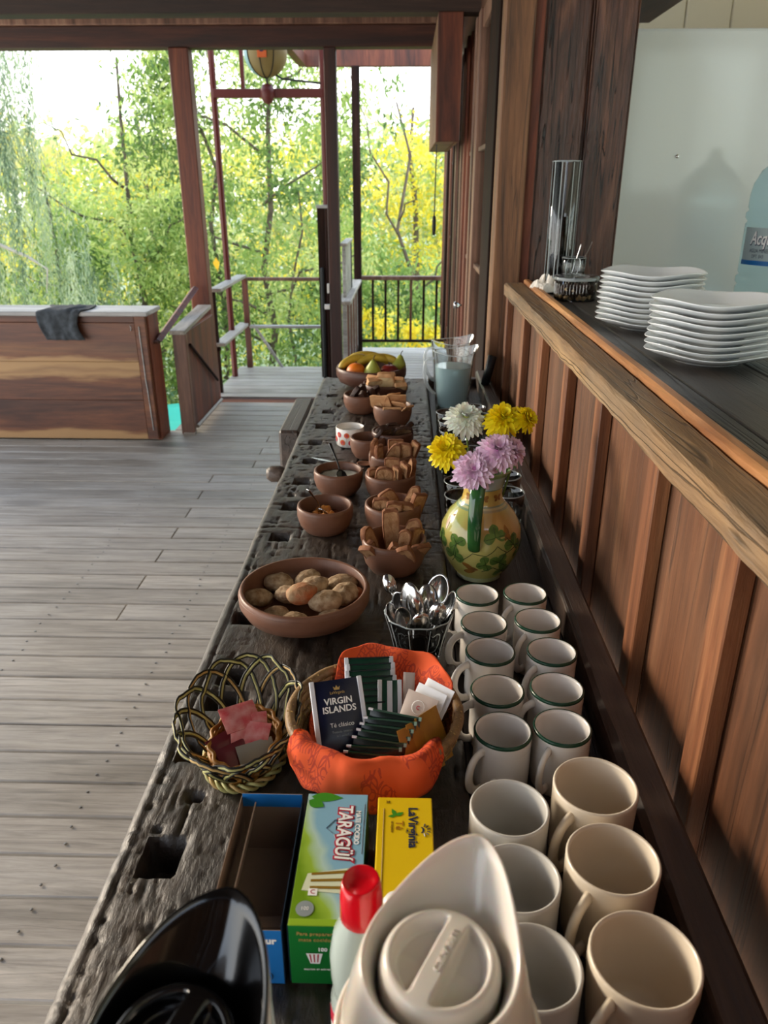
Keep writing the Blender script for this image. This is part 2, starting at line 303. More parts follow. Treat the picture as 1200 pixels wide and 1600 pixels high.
def bandmat():
    """red-brown plank face with two streaks of pale sapwood running along it"""
    m = wood('streaked_plank', ('3A1E12','633822','86532F'), 'x', s=6, rough=.42, bump=.25, rnd=.05, fine=60); n = m.node_tree; N = n.nodes.new; L = n.links.new; p = n.nodes['Principled BSDF']
    src = p.inputs['Base Color'].links[0].from_socket; g = N('ShaderNodeNewGeometry'); s = N('ShaderNodeSeparateXYZ'); L(g.outputs['Position'], s.inputs[0])
    mp = N('ShaderNodeMapping'); mp.inputs['Scale'].default_value = (.9, 1, 5); L(g.outputs['Position'], mp.inputs[0]); z = N('ShaderNodeTexNoise'); z.inputs['Scale'].default_value = 2.2; z.inputs['Detail'].default_value = 5; L(mp.outputs[0], z.inputs[0])
    q = N('ShaderNodeMath'); q.operation = 'MULTIPLY_ADD'; q.inputs[1].default_value = .14; L(z.outputs[0], q.inputs[0]); L(s.outputs[2], q.inputs[2])
    r = N('ShaderNodeValToRGB'); cr = r.color_ramp; cr.elements[0].position = 0; cr.elements[0].color = (.7,.7,.7,1); cr.elements[1].position = 1; cr.elements[1].color = (0,0,0,1)
    for a, v in ((.125, .75), (.15, 0), (.50, 0), (.53, .85), (.555, .5), (.58, .9), (.635, .8), (.66, 0), (.70, .12), (.74, 0)): e = cr.elements.new(a); e.color = (v, v, v, 1)
    L(q.outputs[0], r.inputs[0]); mx = N('ShaderNodeMix'); mx.data_type = 'RGBA'; mx.inputs[7].default_value = hexc('AD8656'); L(r.outputs[0], mx.inputs[0]); L(src, mx.inputs[6]); L(mx.outputs[2], p.inputs['Base Color']); return m
M['band'] = bandmat()
M['dred'] = wood('dark_red_post', ('1A0C07','3A1A10','562C1C'), 'z', s=9, rough=.55, bump=.3, rnd=.1)
# ================================================================ THE SETTING
rnd = random.Random(4)
DECK_T = .028
def struct(name): return empty(name, kind='structure')
# deck: one board per row piece, laid across the view
floor = struct('floor')
def deck_row(y0, y1, xs):
    for a, b in zip(xs[:-1], xs[1:]):
        z = rnd.uniform(-.0015, .0012)
        o = bx('board', M['deck'], a+.002, b-.002, y0+.004, y1-.004, -DECK_T+z, z, floor, bevel=.003)
PIT = .1312
for i in range(-8, 38):
    y0 = 1.09 + PIT*i
    if y0 > 6.1: break
    xs = [-5.4, .42] if (i % 2 or i < 12) else [-5.4, (-1.16 if i < 26 else -.95), .42]
    if i % 4 == 1: xs = [-5.4, -3.2, .42]
    if y0 + PIT > 5.36: xs = [-1.66, .42] if y0 + PIT < 6.2 else [-1.66, .42]
    deck_row(y0, y0+PIT, xs)
bx('joist', M['redx'], -5.4, .42, 2.0, 2.08, -.16, -DECK_T, floor); bx('joist', M['redx'], -5.4, .42, 4.5, 4.58, -.16, -DECK_T, floor)
sb = B()
for i in range(-2, 30):
    y0 = 1.09 + PIT*i
    for xx in (-1.45, -.90, -2.2):
        for yy in (.035, .095): sb.lathe([(0, .0022), (.004, .0018), (.0045, .0)], 8, (xx + rnd.uniform(-.01, .01), y0+yy, .0012))
sb.build('screws', M['screw'], floor, kind='stuff')
# landing beyond the opening: grey boards a touch higher
landing = struct('floor_landing')
y = 6.2
while y < 7.30:
    bx('board', M['deck'], -1.60, -.56, y+.004, y+.126, -.02, .012, landing); y += .13
y = 6.2
while y < 8.3:
    bx('board', M['deck'], -.54, .42, y+.003, y+.111, -.02, .008, landing); y += .114
bx('edge_beam', M['redx'], -1.62, .42, 6.165, 6.195, -.12, .004, landing)

# ---- roof and its timbers
ceiling = struct('ceiling')
for i in range(26):
    bx('board', M['ceil'], -3.9 + 0, .40, -1.6 + i*.31, -1.6 + i*.31 + .303, 2.74, 2.765, ceiling, bevel=.004)
for yy in (4.7, 3.2, 1.6, .1):
    bx('joist', M['ceil'], -3.9, .40, yy, yy+.14, 2.455 if yy > 4 else 2.58, 2.74, ceiling, bevel=.006)
hdr = struct('trim_1')
bx('header_beam', M['redx'], -4.9, .36, 6.09, 6.22, 2.50, 2.632, hdr, bevel=.006)
bx('top_plate', M['frame'], -4.9, .36, 6.05, 6.26, 2.632, 2.70, hdr, bevel=.004)
# far fascia over the outer landing, a reddish beam under the roof edge
fas = struct('trim_2')
bx('fascia_board', M['redw'], -.95, .36, 7.98, 8.05, 2.62, 2.78, fas); bx('fascia_board', M['redw'], -1.0, -.93, 6.3, 8.0, 2.62, 2.72, fas)

def thing_post(name, label, cat, m, x0, x1, y0, y1, z0, z1, group=None):
    o = bx(name, m, x0, x1, y0, y1, z0, z1, None, bevel=.006); return tag(o, label, cat, group)
# corner post of the opening (left) and the middle post
thing_post('timber_post', 'thick reddish-brown timber post at left of the opening, above the short partition', 'post', M['redw'], -1.665, -1.525, 6.08, 6.20, 0, 2.50)
mp = empty('timber_post', (-.545, 6.14, 0), 'dark brown middle post carrying a white door latch, behind the fruit bowl', 'post')
bx('post_shaft', M['dred'], -.045, .04, -.05, .05, 0, 2.50, mp, bevel=.005)
b = B().box(-.062, -.045, -.06, -.02, .86, .93); b.build('latch', M['white'], mp, bevel=.004)
B().box(-.085, -.045, -.065, -.02, .74, .775).build('latch', M['white'], mp, bevel=.004)
thing_post('veranda_post', 'slim grey-brown post beyond the middle post, rising from the right-hand railing', 'post', M['dframe'], -.52, -.445, 7.93, 8.0, 0, 2.62)
# narrow dark door leaf standing open beside the middle post
dl = empty('folding_door_leaf', (-.70, 6.84, 0), 'tall dark narrow leaf standing upright beside the middle post, pale cap on top', 'gate leaf')
bx('panel', M['dframe'], -.05, .012, 0, .04, .03, 1.47, dl); bx('panel', M['dframe'], .018, .045, -.01, .03, .03, 1.45, dl)
bx('cap', M['greyw'], -.055, .055, -.015, .045, 1.45, 1.475, dl); bx('lower_tube', M['blackt'], -.035, -.005, -.03, -.005, .02, .98, dl, bevel=.008)

# ---- red steel frame of the hoist with its crossbar and lantern
hf = empty('hoist_frame', (-1.10, 6.94, 0), 'slim dark red steel frame with crossbar behind the landing railing', 'frame')
for xx in (-.46, .42):
    B().tube([(xx, 0, 0), (xx, 0, 2.9)], .027, 8).build('upright', M['metalred'], hf)
B().box(-.46, .42, -.03, .03, 2.27, 2.335).build('crossbar', M['metalred'], hf, bevel=.006)
B().box(-.235, -.205, -.015, .015, 2.33, 2.9).build('hanger', M['metalred'], hf)
hb = B(); hb.lathe([(0, .07), (.04, .06), (.055, .02), (.055, -.03), (.03, -.07), (0, -.08)], 16, (-.02, -.035, 2.30)); hb.build('hub', M['metalred'], hf, smooth=True)
cd = B().tube([(0, -.04, 2.46), (.1, -.04, 2.40), (.25, -.03, 2.385), (.40, -.02, 2.37)], .008, 6); cd.build('cord', M['black'], hf)
lt = empty('striped_lantern', (-1.12, 6.9, 2.58), 'round striped teal and ochre lantern hanging above the red crossbar', 'lantern')
for k, (a0, a1, m) in enumerate([(-60, 60, 'bell2'), (60, 105, 'bell2'), (105, 225, 'bell1'), (225, 262, 'bell2'), (262, 300, 'bell2')]):
    vs = []; fs = []; nn = 10; mm = 14
    for j in range(mm+1):
        th = math.pi*j/mm
        for i in range(nn+1):
            a = R(a0+(a1-a0)*i/nn); r = .148*math.sin(th); vs.append((r*1.15*math.cos(a), r*1.1*math.sin(a), -.175*math.cos(th)))
    for j in range(mm):
        for i in range(nn): q = j*(nn+1)+i; fs.append((q, q+1, q+nn+2, q+nn+1))
    B().add(vs, fs).build('gore', M[m], lt, smooth=True)
for a in (225, 262, 300): B().tube([(.1735*math.sin(t)*math.cos(R(a)), .166*math.sin(t)*math.sin(R(a)), -.177*math.cos(t)) for t in [math.pi*j/14 for j in range(15)]], .004, 5).build('seam', M['black'], lt)
B().box(-.035, .035, -.182, -.165, -.055, .08).build('sign', M['bell3'], lt, bevel=.002)
text('S', .09, M['pdark'], lt, (0, -.183, .01), (R(90), 0, 0))
B().tube([(0, 0, .17), (0, 0, .34)], .006, 6).build('hook', M['black'], lt)
B().tube([(0, 0, -.17), (0, 0, -.24)], .008, 6).build('rod', M['black'], lt)

# ---- landing railing (left) : grey caps on dark posts
rl = empty('landing_railing', (-1.5, 6.9, 0), 'grey-capped two-rail wooden railing around the small landing, dark posts', 'railing')
bx('post', M['dframe'], -.075, -.038, -.58, -.54, -.02, .84, rl); bx('post', M['redw'], -.02, .03, .41, .46, -.02, .83, rl); bx('post', M['dframe'], -.09, -.03, -.58, -.54, .36, .39, rl)
for z in (.852, .418): bx('rail_left', M['greyy'], -.075, .02, -.60, .46, z-.014, z+.014, rl, bevel=.004)
bx('rail_back', M['frame'], .02, .70, .41, .46, .815, .845, rl, bevel=.004); bx('rail_back', M['greyw'], .02, .70, .41, .46, .385, .41, rl, bevel=.004)
br = B().box(-.012, .012, -.01, .01, -.30, .30).build('brace', M['greyw'], rl, loc=(.22, .44, .16), rot=(0, R(-32), 0))

# ---- right railing across the end with balusters, and the side railing running to it
rr = empty('end_railing', (-.02, 7.97, 0), 'brown baluster railing closing the far end of the deck, right of the slim post', 'railing')
bx('top_rail', M['frame'], -.43, .38, -.035, .035, .755, .795, rr, bevel=.005); bx('bottom_rail', M['dframe'], -.43, .38, -.02, .02, .14, .165, rr)
for i in range(6): B().tube([(-.315+i*.128, 0, .15), (-.315+i*.128, 0, .76)], .0125, 8).build('baluster', M['redw'] if i == 3 else M['dframe'], rr)
sr = empty('side_railing', (-.50, 7.2, 0), 'side railing with wide pale cap running away behind the middle post', 'railing')
bx('cap', M['greyy'], -.055, .055, -.85, .74, .735, .765, sr, bevel=.005); bx('bottom_rail', M['dframe'], -.02, .02, -.85, .74, .10, .14, sr)
for i in range(13): bx('baluster', M['redw'] if i % 3 else M['greyw'], -.018, .018, -.80+i*.118-.022, -.80+i*.118+.022, .12, .735, sr, bevel=.002)
pn = empty('notice_board', (-.51, 6.9, .77), 'upright grey board with pale cap standing on the side railing', 'board')
bx('panel', M['greyw'], -.015, .012, -.34, .30, 0, .40, pn); bx('cap', M['greyy'], -.03, .03, -.36, .32, .40, .425, pn); bx('stile', M['blackt'], -.02, .02, .30, .34, 0, .40, pn)

# ---- half-height partition at left with broad horizontal planks
pt = empty('plank_partition', (-1.68, 5.14, 0), 'low solid plank partition with pale flat top at far left, streaked light sapwood band', 'partition')
for (z0, z1, m) in ((0.015, .285, 'band'), (.2865, .545, 'band'), (.5465, .80, 'band'), (.803, .845, 'panel')):
    bx('plank', M[m], -3.3, -.085, -.115, -.085, z0, z1, pt, bevel=.002)
bx('stile', M['panel'], -.083, -.012, -.12, -.085, .015, .845, pt); bx('end_board', M['redw'], -.035, .0, -.083, .12, .0, .845, pt)
bx('back_panel', M['panel'], -3.3, -.036, .09, .12, .0, .845, pt); bx('cap', M['greyw'], -3.32, .015, -.15, .15, .847, .875, pt, bevel=.004)
B().tube([(-.055, -.125, .78), (-.050, -.126, .42), (-.046, -.126, .36), (-.038, -.126, .08)], .004, 6).build('cord', M['greyw'], pt)
B().tube([(-.115, -.12, .76), (-.105, -.135, .755), (-.10, -.137, .775), (-.108, -.13, .785)], .004, 6).build('hook', M['steel'], pt)
B().tube([(-.01, -.02, .66), (.035, -.03, .66)], .012, 8).build('pin', M['steel'], pt)
# folded dark cloth hung over it
vs = []; fs = []; nu, nv = 26, 22
for j in range(nv+1):
    t = j/nv; s = t*.46
    for i in range(nu+1):
        u = i/nu; x = -2.345 + u*.26 + .03*math.sin(j*.3) - (.06*(1-t)*(u < .2))*(1 if j < 8 else .2)
        if s < .27: yy = 5.255 - s; z = .878
        else: yy = 4.984 - .004*(s-.27); z = .878 - (s-.27)*.95
        f = .006*math.sin(u*11+j*.1)*(.3+t) + .022*mn.noise(Vector((u*5, t*3, 1)))
        vs.append((x + .01*math.sin(t*9+u*3), yy - abs(f)*(1 if s >= .27 else .1) - .004, z + (abs(f)*1.1+.003 if s < .27 else .0)))
for j in range(nv):
    for i in range(nu): q = j*(nu+1)+i; fs.append((q, q+1, q+nu+2, q+nu+1))
o = B().add(vs, fs).build('folded_cloth', M['cloth'], smooth=True); so = o.modifiers.new('s', 'SOLIDIFY'); so.thickness = .010; so.offset = 1
tag(o, 'dark grey cloth draped over the pale top of the plank partition', 'cloth')

# ---- short stub partition with sloping cap beside the left post, and the grab rail between
st = empty('stub_partition', (-1.515, 5.55, 0), 'short narrow wooden partition with pale cap in front of the left post', 'partition')
bx('front_post', M['frame'], -.062, .030, -.36, -.31, .0, .70, st, bevel=.004); bx('side_panel', M['redw'], .0, .028, -.31, .45, .03, .71, st)
B().box(-.060, .042, -.39, .40, -.014, .014).build('cap', M['greyy'], st, loc=(-.008, 0, .745), rot=(R(4.5), 0, 0), bevel=.004)
bx('foot', M['greyy'], -.05, .032, -.365, -.30, -.0, .012, st)
B().tube([(.040, -.30, .62), (.046, .36, .22)], .010, 6).build('brace_rod', M['dframe'], st)
B().tube([(.036, -.30, .04), (.04, .45, .04)], .014, 5).build('skirting', M['greyy'], st)
o = B().tube([(-1.66, 5.13, .66), (-1.60, 5.98, .905)], .030, 4, sq=.7).build('grab_rail', M['redw']); tag(o, 'sloping wooden grab rail between the plank partition and left post', 'rail')

# ---- WALL on the right: boards and battens below the serving ledge
wall = struct('wall_right')
edges = [-.62, -.31, 0.03, .36, .753, 1.043, 1.391, 1.711, 2.065, 2.408, 2.826, 3.178]
for a, b_ in zip(edges[:-1], edges[1:]):
    bx('board', M['wallb'], .385, .407, a+.002, b_-.002, .0, 1.262, wall, bevel=.002)
for a in edges[1:]:
    bx('batten', M['batten'], .362, .3855, a, a+.048, .0, 1.262, wall, bevel=.002)
# ledge with a raised lip, and the dark counter behind it
lg = struct('trim_3')
def longboard(name, m, x0, x1, y0, y1, z0, z1, parent, seed, amp=.0022, bev=.006):
    """a long board with uneven, hand-worn edges"""
    n = 120; rings = []
    for j in range(n+1):
        yy = y0+(y1-y0)*j/n; f = lambda k: amp*(mn.noise(Vector((yy*3.1, k*9.3+seed, 0)))*2 + mn.noise(Vector((yy*17, k*5.1+seed, 3))))
        rings.append([(x0+f(0), yy, z0+f(1)), (x0+bev+f(2), yy, z0-.0+f(1)), (x1, yy, z0), (x1, yy, z1-bev), (x1-bev, yy, z1+f(5)*.5), ((x0+x1)/2, yy, z1+f(7)*.8), (x0+bev+f(3), yy, z1+f(4)*.5), (x0+f(0)*.6+f(6), yy, z1-bev+f(6))])
    return B().rings([r[::-1] for r in rings]).build(name, m, parent, smooth=True, auto=32)
longboard('ledge_board', M['ledge'], .351, .419, -.6, 2.86, 1.262, 1.302, lg, 1)
longboard('lip_board', M['lip'], .419, .442, -.6, 2.86, 1.262, 1.314, lg, 2, amp=.0010, bev=.005)
ct = empty('serving_counter', (.62, 1.3, 1.28), 'dark worn plank counter top behind the ledge, under the plate stacks', 'counter')
for (x0, x1) in ((.443, .492), (.494, .66), (.662, .83)):
    bx('plank', M['counter'], x0-.62, x1-.62, -1.9, 1.64 if x0 < .49 else 1.92, -.02, .020, ct, bevel=.003)
bx('kitchen_side', M['wallb'], .79-.62, .82-.62, -1.9, 1.9, -1.28, -.022, ct)
# posts and old planks at the end of the serving hatch
ep = struct('trim_4')
bx('corner_post', M['post'], .312, .412, 2.93, 3.03, 0, 2.74, ep, bevel=.005)
bx('red_strip', M['redw'], .413, .447, 2.955, 3.0, 1.26, 2.74, ep, bevel=.003)
bx('cap_block', M['frame'], .27, .40, 2.90, 2.925, 2.19, 2.24, ep)
pk = empty('pillar_1', kind='structure')
def oldplank(x0, x1, y, z0, z1, seed):
    nx, nz = 34, 150; vs = []; fs = []
    for j in range(nz+1):
        z = z0+(z1-z0)*j/nz
        for i in range(nx+1):
            x = x0+(x1-x0)*i/nx; u = (x-x0)/(x1-x0)
            kx = x + .010*math.sin(z*5+seed) + .05*math.exp(-((z-1.73)/.05)**2)*(1 if seed else 1)*mn.noise(Vector((z*20, x*12, seed)))
            g = mn.noise(Vector((kx*95, z*1.6, seed)))*.5 + mn.noise(Vector((kx*230, z*3.0, seed+4)))*.3
            h = .004*g - .009*max(0, mn.noise(Vector((kx*55, z*.8, seed+9)))-.35)
            h += .004*math.exp(-((z-1.74)/.035)**2 - ((x-.60)/.07)**2)
            edge = min(u, 1-u); h -= .010*max(0, 1-edge/.05)
            vs.append((x, y-h, z))
    for j in range(nz):
        for i in range(nx): q = j*(nx+1)+i; fs.append((q, q+1, q+nx+2, q+nx+1))
    bk = B().add(vs, fs); bk.box(x0+.001, x1-.001, y+.012, y+.045, z0, z1)
    bk.box(x0, x0+.003, y+.002, y+.03, z0, z1); bk.box(x1-.003, x1, y+.002, y+.03, z0, z1)
    return bk.build('plank', M['oldp'], pk, smooth=False)
oldplank(.448, .605, 2.96, 1.30, 2.74, 0.0); oldplank(.609, .750, 2.95, 1.30, 2.74, 5.3)
bx('backing_post', M['dframe'], .45, .748, 3.01, 3.25, 1.302, 2.74, pk)
# low beam over the hatch, brown underside at top right
o = bx('hatch_beam', M['redy'], .752, .93, 2.60, 3.50, 2.20, 2.34, None, bevel=.004); tag(o, kind='structure')
o.name = 'beam_hatch'
# ---- glazed wall beyond the hatch
gw = struct('wall_right_far')
bx('sill_wall', M['wallb'], .372, .44, 3.03, 8.1, 0, .34, gw)
bx('top_wall', M['redy'], .372, .44, 3.03, 8.1, 2.40, 2.75, gw)
bx('end_post', M['redw'], .36, .46, 8.0, 8.12, 0, 2.75, gw)
def window(i, y0, y1, st, mats, bars=(1.22, 1.78)):
    """frame of stiles st = [(y from, y to, proud)], a pane behind"""
    wd = struct('window_%d' % i); x1 = .385
    for k, (a, b_, pr) in enumerate(st): bx('stile', M[mats[k % len(mats)]], .352-pr, x1, a, b_, .34, 2.40, wd)
    bx('rail', M[mats[0]], .354, x1, y0, y1, .34, .50, wd); bx('rail', M[mats[0]], .354, x1, y0, y1, 2.32, 2.40, wd)
    for z in bars: bx('glazing_bar', M['frame'], .356, x1-.006, y0, y1, z, z+.020, wd, bevel=.001)
    bx('pane', M['gpale'], .368, .371, y0+.02, y1-.02, .49, 2.33, wd, bevel=0)
bx('jamb', M['dframe'], .345, .42, 3.05, 3.80, 0, 2.74, gw); bx('jamb', M['dframe'], .335, .40, 3.35, 3.42, .0, 2.74, gw)
window(1, 3.80, 4.50, [(3.80, 3.84, .0), (4.30, 4.42, .010)], ['frame']); window(2, 4.50, 5.00, [(4.52, 4.60, .012), (4.90, 5.00, .006)], ['frame', 'redw'])
window(3, 5.02, 5.80, [(5.04, 5.14, .018), (5.45, 5.55, .010), (5.70, 5.80, .004)], ['redw', 'frame', 'dframe']); window(4, 5.82, 6.9, [(5.84, 5.96, .020), (6.3, 6.42, .012), (6.78, 6.9, .006)], ['frame', 'dframe', 'redw'])
window(5, 6.92, 8.0, [(6.94, 7.1, .025), (7.4, 7.5, .014), (7.8, 7.9, .01)], ['dframe', 'redw', 'redw'])
o = B().lathe([(0, 0), (.018, .002), (.022, .014), (.016, .028), (.006, .034), (.006, .05)], 16); o.mx = None
k = o.build('door_knob', M['steel'], None, smooth=True, loc=(.285, 4.75, .96), rot=(0, R(90), 0)); k['kind'] = 'structure'; k.name = 'trim_5'
# boxed timber hanging below the beam
hb = empty('hanging_wooden_box', (.218, 5.4, 2.15), 'long boxed-in wooden case hung under the beam, right of the opening', 'wooden box')
bx('front_board', M['redw'], -.066, .066, -.70, -.675, -.305, .305, hb); bx('side_board', M['post'], -.066, -.048, -.674, .70, -.305, .305, hb); bx('side_board', M['redw'], .048, .066, -.674, .70, -.305, .305, hb)
bx('bottom_board', M['frame'], -.047, .047, -.674, .70, -.300, -.280, hb); bx('back_board', M['redw'], -.066, .066, .701, .72, -.305, .305, hb); bx('top_board', M['redw'], -.047, .047, -.674, .70, .28, .300, hb)
pc = empty('pull_cord', (.166, 4.9, 1.84), 'thin black pull cord with toggle hanging from the wooden box', 'cord')
B().tube([(0, 0, 0), (-.004, 0, -.40)], .0035, 6).build('cord', M['black'], pc)
B().lathe([(.004, 0), (.011, -.01), (.012, -.075), (.008, -.11), (0, -.115)], 12, (-.004, 0, -.38)).build('toggle', M['black'], pc, smooth=True)
# ---- kitchen behind the hatch
kw = struct('wall_kitchen')
for i in range(16):
    bx('board', M['creamw'], .45+i*.215, .45+i*.215+.211, 4.3, 4.325, 0, 3.0, kw, bevel=.006)
bx('backing', M['creamw'], .45, 3.9, 4.328, 4.34, 0, 3.0, kw)
kf = struct('floor_kitchen'); bx('slab', M['creamw'], .46, 3.8, -2.0, 4.3, -.05, 0, kf)
kc = struct('ceiling_kitchen'); bx('slab', M['creamw'], .46, 3.8, -1.6, 4.3, 2.95, 3.0, kc)
kb = struct('wall_kitchen_back')
bx('panel', M['creamw'], 2.0, 2.30, -1.65, -1.6, 0, 3.0, kb); bx('panel', M['creamw'], 2.30, 3.45, -1.65, -1.6, 0, 1.55, kb); bx('panel', M['creamw'], 3.45, 3.8, -1.65, -1.6, 0, 3.0, kb); bx('panel', M['creamw'], 2.30, 3.45, -1.65, -1.6, 2.85, 3.0, kb)
kwn = struct('window_6'); bx('mullion', M['frame'], 2.83, 2.88, -1.64, -1.60, 1.55, 2.85, kwn); bx('pane', M['gpale'], 2.30, 3.45, -1.63, -1.625, 1.55, 2.85, kwn, bevel=0); bx('sill', M['frame'], 2.25, 3.5, -1.66, -1.56, 1.52, 1.55, kwn)
kr = struct('wall_kitchen_right'); bx('slab', M['creamw'], 3.8, 3.85, 2.6, 4.3, 0, 3.0, kr); bx('slab', M['creamw'], 3.8, 3.85, -1.65, 2.6, 0, .9, kr); bx('slab', M['creamw'], 3.8, 3.85, -1.65, 2.6, 2.6, 3.0, kr)
kwr = struct('window_7'); bx('pane', M['gpale'], 3.82, 3.825, -1.6, 2.55, .9, 2.6, kwr, bevel=0); bx('mullion', M['frame'], 3.80, 3.85, .5, .56, .9, 2.6, kwr)  # unseen window, added to let more light onto the refrigerator
# wall behind the viewer, so that the near end of the room is shaded
wb = struct('wall_back')
for i in range(12): bx('board', M['wallb'], -1.6+i*.3, -1.6+i*.3+.295, -1.62, -1.6, 0, 2.74, wb)
fr = empty('refrigerator', (1.35, 3.9, 0), 'tall glossy white refrigerator standing behind the stacked plates', 'refrigerator')
B().box(-.62, .62, -.26, .30, .06, 2.20).build('cabinet', M['fridge'], fr, bevel=.012); B().box(-.62, .62, -.30, -.265, .10, 2.20).build('door', M['fridge'], fr, bevel=.012)
B().box(-.60, .60, -.25, .29, 0, .06).build('plinth', M['blackt'], fr)
B().lathe([(0, -.0), (.007, 0), (.007, .006), (0, .009)], 12).build('badge', M['steel'], fr, loc=(-.215, -.30, 1.735), rot=(R(90), 0, 0))

# ---- big water bottle on a cabinet in front of the refrigerator
wc = empty('bottle_stand', (1.46, 3.2, 0), 'low white cabinet under the blue water bottle', 'cabinet')
B().box(-.2, .2, -.18, .18, 0, 1.16).build('body', M['white'], wc, bevel=.01); B().box(-.17, .17, -.185, -.18, .1, 1.1).build('door', M['fridge'], wc, bevel=.004)
wbt = empty('water_bottle', (1.445, 3.19, 1.16), 'big translucent blue water bottle beside the refrigerator, at right edge', 'bottle')
prof = [(0, .0), (.118, 0), (.134, .012), (.134, .085)]
for k, z in enumerate((.10, .335)): prof += [(.134, z-.01), (.127, z), (.137, z+.012), (.137, z+.030), (.127, z+.04), (.133, z+.05)]
prof += [(.133, .43), (.126, .47), (.105, .515), (.07, .545), (.035, .565), (.030, .62)]
B().lathe(prof, 48, cap1=True).build('body', M['bottleblue'], wbt, smooth=True)
def wrap(bld, r, a0, a1, z0, z1, n=24):
    vs = []; 
    for i in range(n+1):
        a = R(a0+(a1-a0)*i/n)
        for z in (z0, z1): vs.append((r*math.cos(a), r*math.sin(a), z))
    return bld.add(vs, [(2*i, 2*i+2, 2*i+3, 2*i+1) for i in range(n)])
lb = wrap(B(), .1348, 180, 320, .195, .315).build('label', plain('bottle_label', 'A9BBBE', .5), wbt, smooth=True)
wrap(B(), .1352, 180, 320, .180, .197).build('label_band', M['blue'], lb, smooth=True)
def curved_text(s, size, m, r, a, z, parent, ext=.0004, off=0, sx=1, shear=0):
    """lettering wrapped around an upright cylinder: one object per line"""
    o = text(s, size, m, None, (0, 0, 0), ext=0, off=off, align='LEFT', shear=shear); me = o.data; bpy.data.objects.remove(o)
    for v in me.vertices:
        th = a + v.co.x*sx/r; v.co = (r*math.cos(th), r*math.sin(th), z + v.co.y)
    q = bpy.data.objects.new('lettering', me); sc.collection.objects.link(q); q.parent = parent; return q
curved_text('Acqua', .066, M['pwhite'], .1360, R(198), .276, lb, off=.0012, sx=.62, shear=.2); curved_text('Acqua', .066, M['pdark'], .1355, R(198.7), .274, lb, off=.003, sx=.62, shear=.2)
curved_text('AGUA MINERAL', .020, M['pdark'], .1358, R(199), .232, lb, sx=.7); curved_text('DPT. 843', .018, M['pdark'], .1358, R(205), .212, lb, sx=.7)
# ================================================================ THE WORKBENCH
T = .90
wbn = empty('workbench', (0, 1.4, 0), 'long antique dark workbench with a row of square dog holes and a tool tray', 'workbench')
nx, ny = 107, 672
X, Y = np.meshgrid(np.linspace(-.335, .088, nx), np.linspace(-.26, 3.10, ny), indexing='ij')
H = .0016*(vnoise(X, Y, 3, 26, 9)-.5)
nz1 = vnoise(X, Y, 5, 95, 80, 3); wear = vnoise(X, Y, 8, 7, 5, 2)
H -= .0026*np.clip(vnoise(X, Y, 77, 150, 16, 2)-.66, 0, 1)/.15
H -= .0024*np.clip(nz1-.60, 0, 1)/.25*np.clip(wear-.30, 0, .4)/.3          # gouges where the wood is worn
H -= .0026*np.clip(vnoise(X, Y, 11, 22, 110, 2)-.68, 0, 1)/.2               # cross cuts
H += .0011*(vnoise(X, Y, 21, 90, 22, 2)-.5)
cl = np.abs(X+.3155-.0015*np.sin(Y*7)); H -= .0035*np.clip(1-cl/.0035, 0, 1)*(Y < 1.55)
for yl, xa, xb in ((.30, -.335, -.2), (1.60, -.335, .088), (.515, -.33, -.30), (2.10, -.1, .088)):
    H -= .003*np.clip(1-np.abs(Y-yl-.004*np.sin(X*60))/.004, 0, 1)*((X > xa) & (X < xb))
HOLES = [(-.272, 2.803, .017, .016), (-.266, 2.582, .018, .018), (-.271, 2.404, .017, .019), (-.272, 2.234, .017, .019), (-.269, 2.062, .018, .018), (-.272, 1.898, .018, .019),
         (-.276, 1.728, .021, .020), (-.276, 1.550, .019, .018), (-.282, 1.200, .022, .020), (-.272, 1.021, .019, .018), (-.266, .957, .028, .022), (-.282, .845, .024, .020), (-.279, .660, .0205, .026), (-.275, .40, .021, .024),
         (-.285, 1.800, .008, .008), (-.262, .757, .009, .006), (-.296, .700, .005, .003), (-.232, 2.66, .006, .01), (-.245, 1.80, .012, .006)]
for k, (hx, hy, a, b_) in enumerate(HOLES):
    wob = .0030*(vnoise(X, Y, 40+k, 55, 55, 2)-.5)
    dd = np.maximum(np.abs(X-hx)-a, np.abs(Y-hy)-b_)+wob
    H -= np.clip(.5-dd/.0035, 0, 1)*(.05 if a > .012 else .012) + .0022*np.clip(1-dd/.012, 0, 1)*(dd > 0)
ed = X+.335; H -= .0075*np.clip(1-ed/.012, 0, 1)**2; H -= .005*np.clip(1-(.088-X)/.008, 0, 1)**2; H -= .006*np.clip(1-(3.10-Y)/.012, 0, 1)**2
XX = X + (.0045*(vnoise(X*0, Y, 31, 1, 9, 4)-.5))*np.clip(1-ed/.03, 0, 1)
V = np.stack([XX, Y-1.4, T+H], -1).reshape(-1, 3)
i, j = np.meshgrid(np.arange(nx-1), np.arange(ny-1), indexing='ij'); q = (i*ny+j).reshape(-1)
F_ = np.stack([q, q+ny, q+ny+1, q+1], 1)
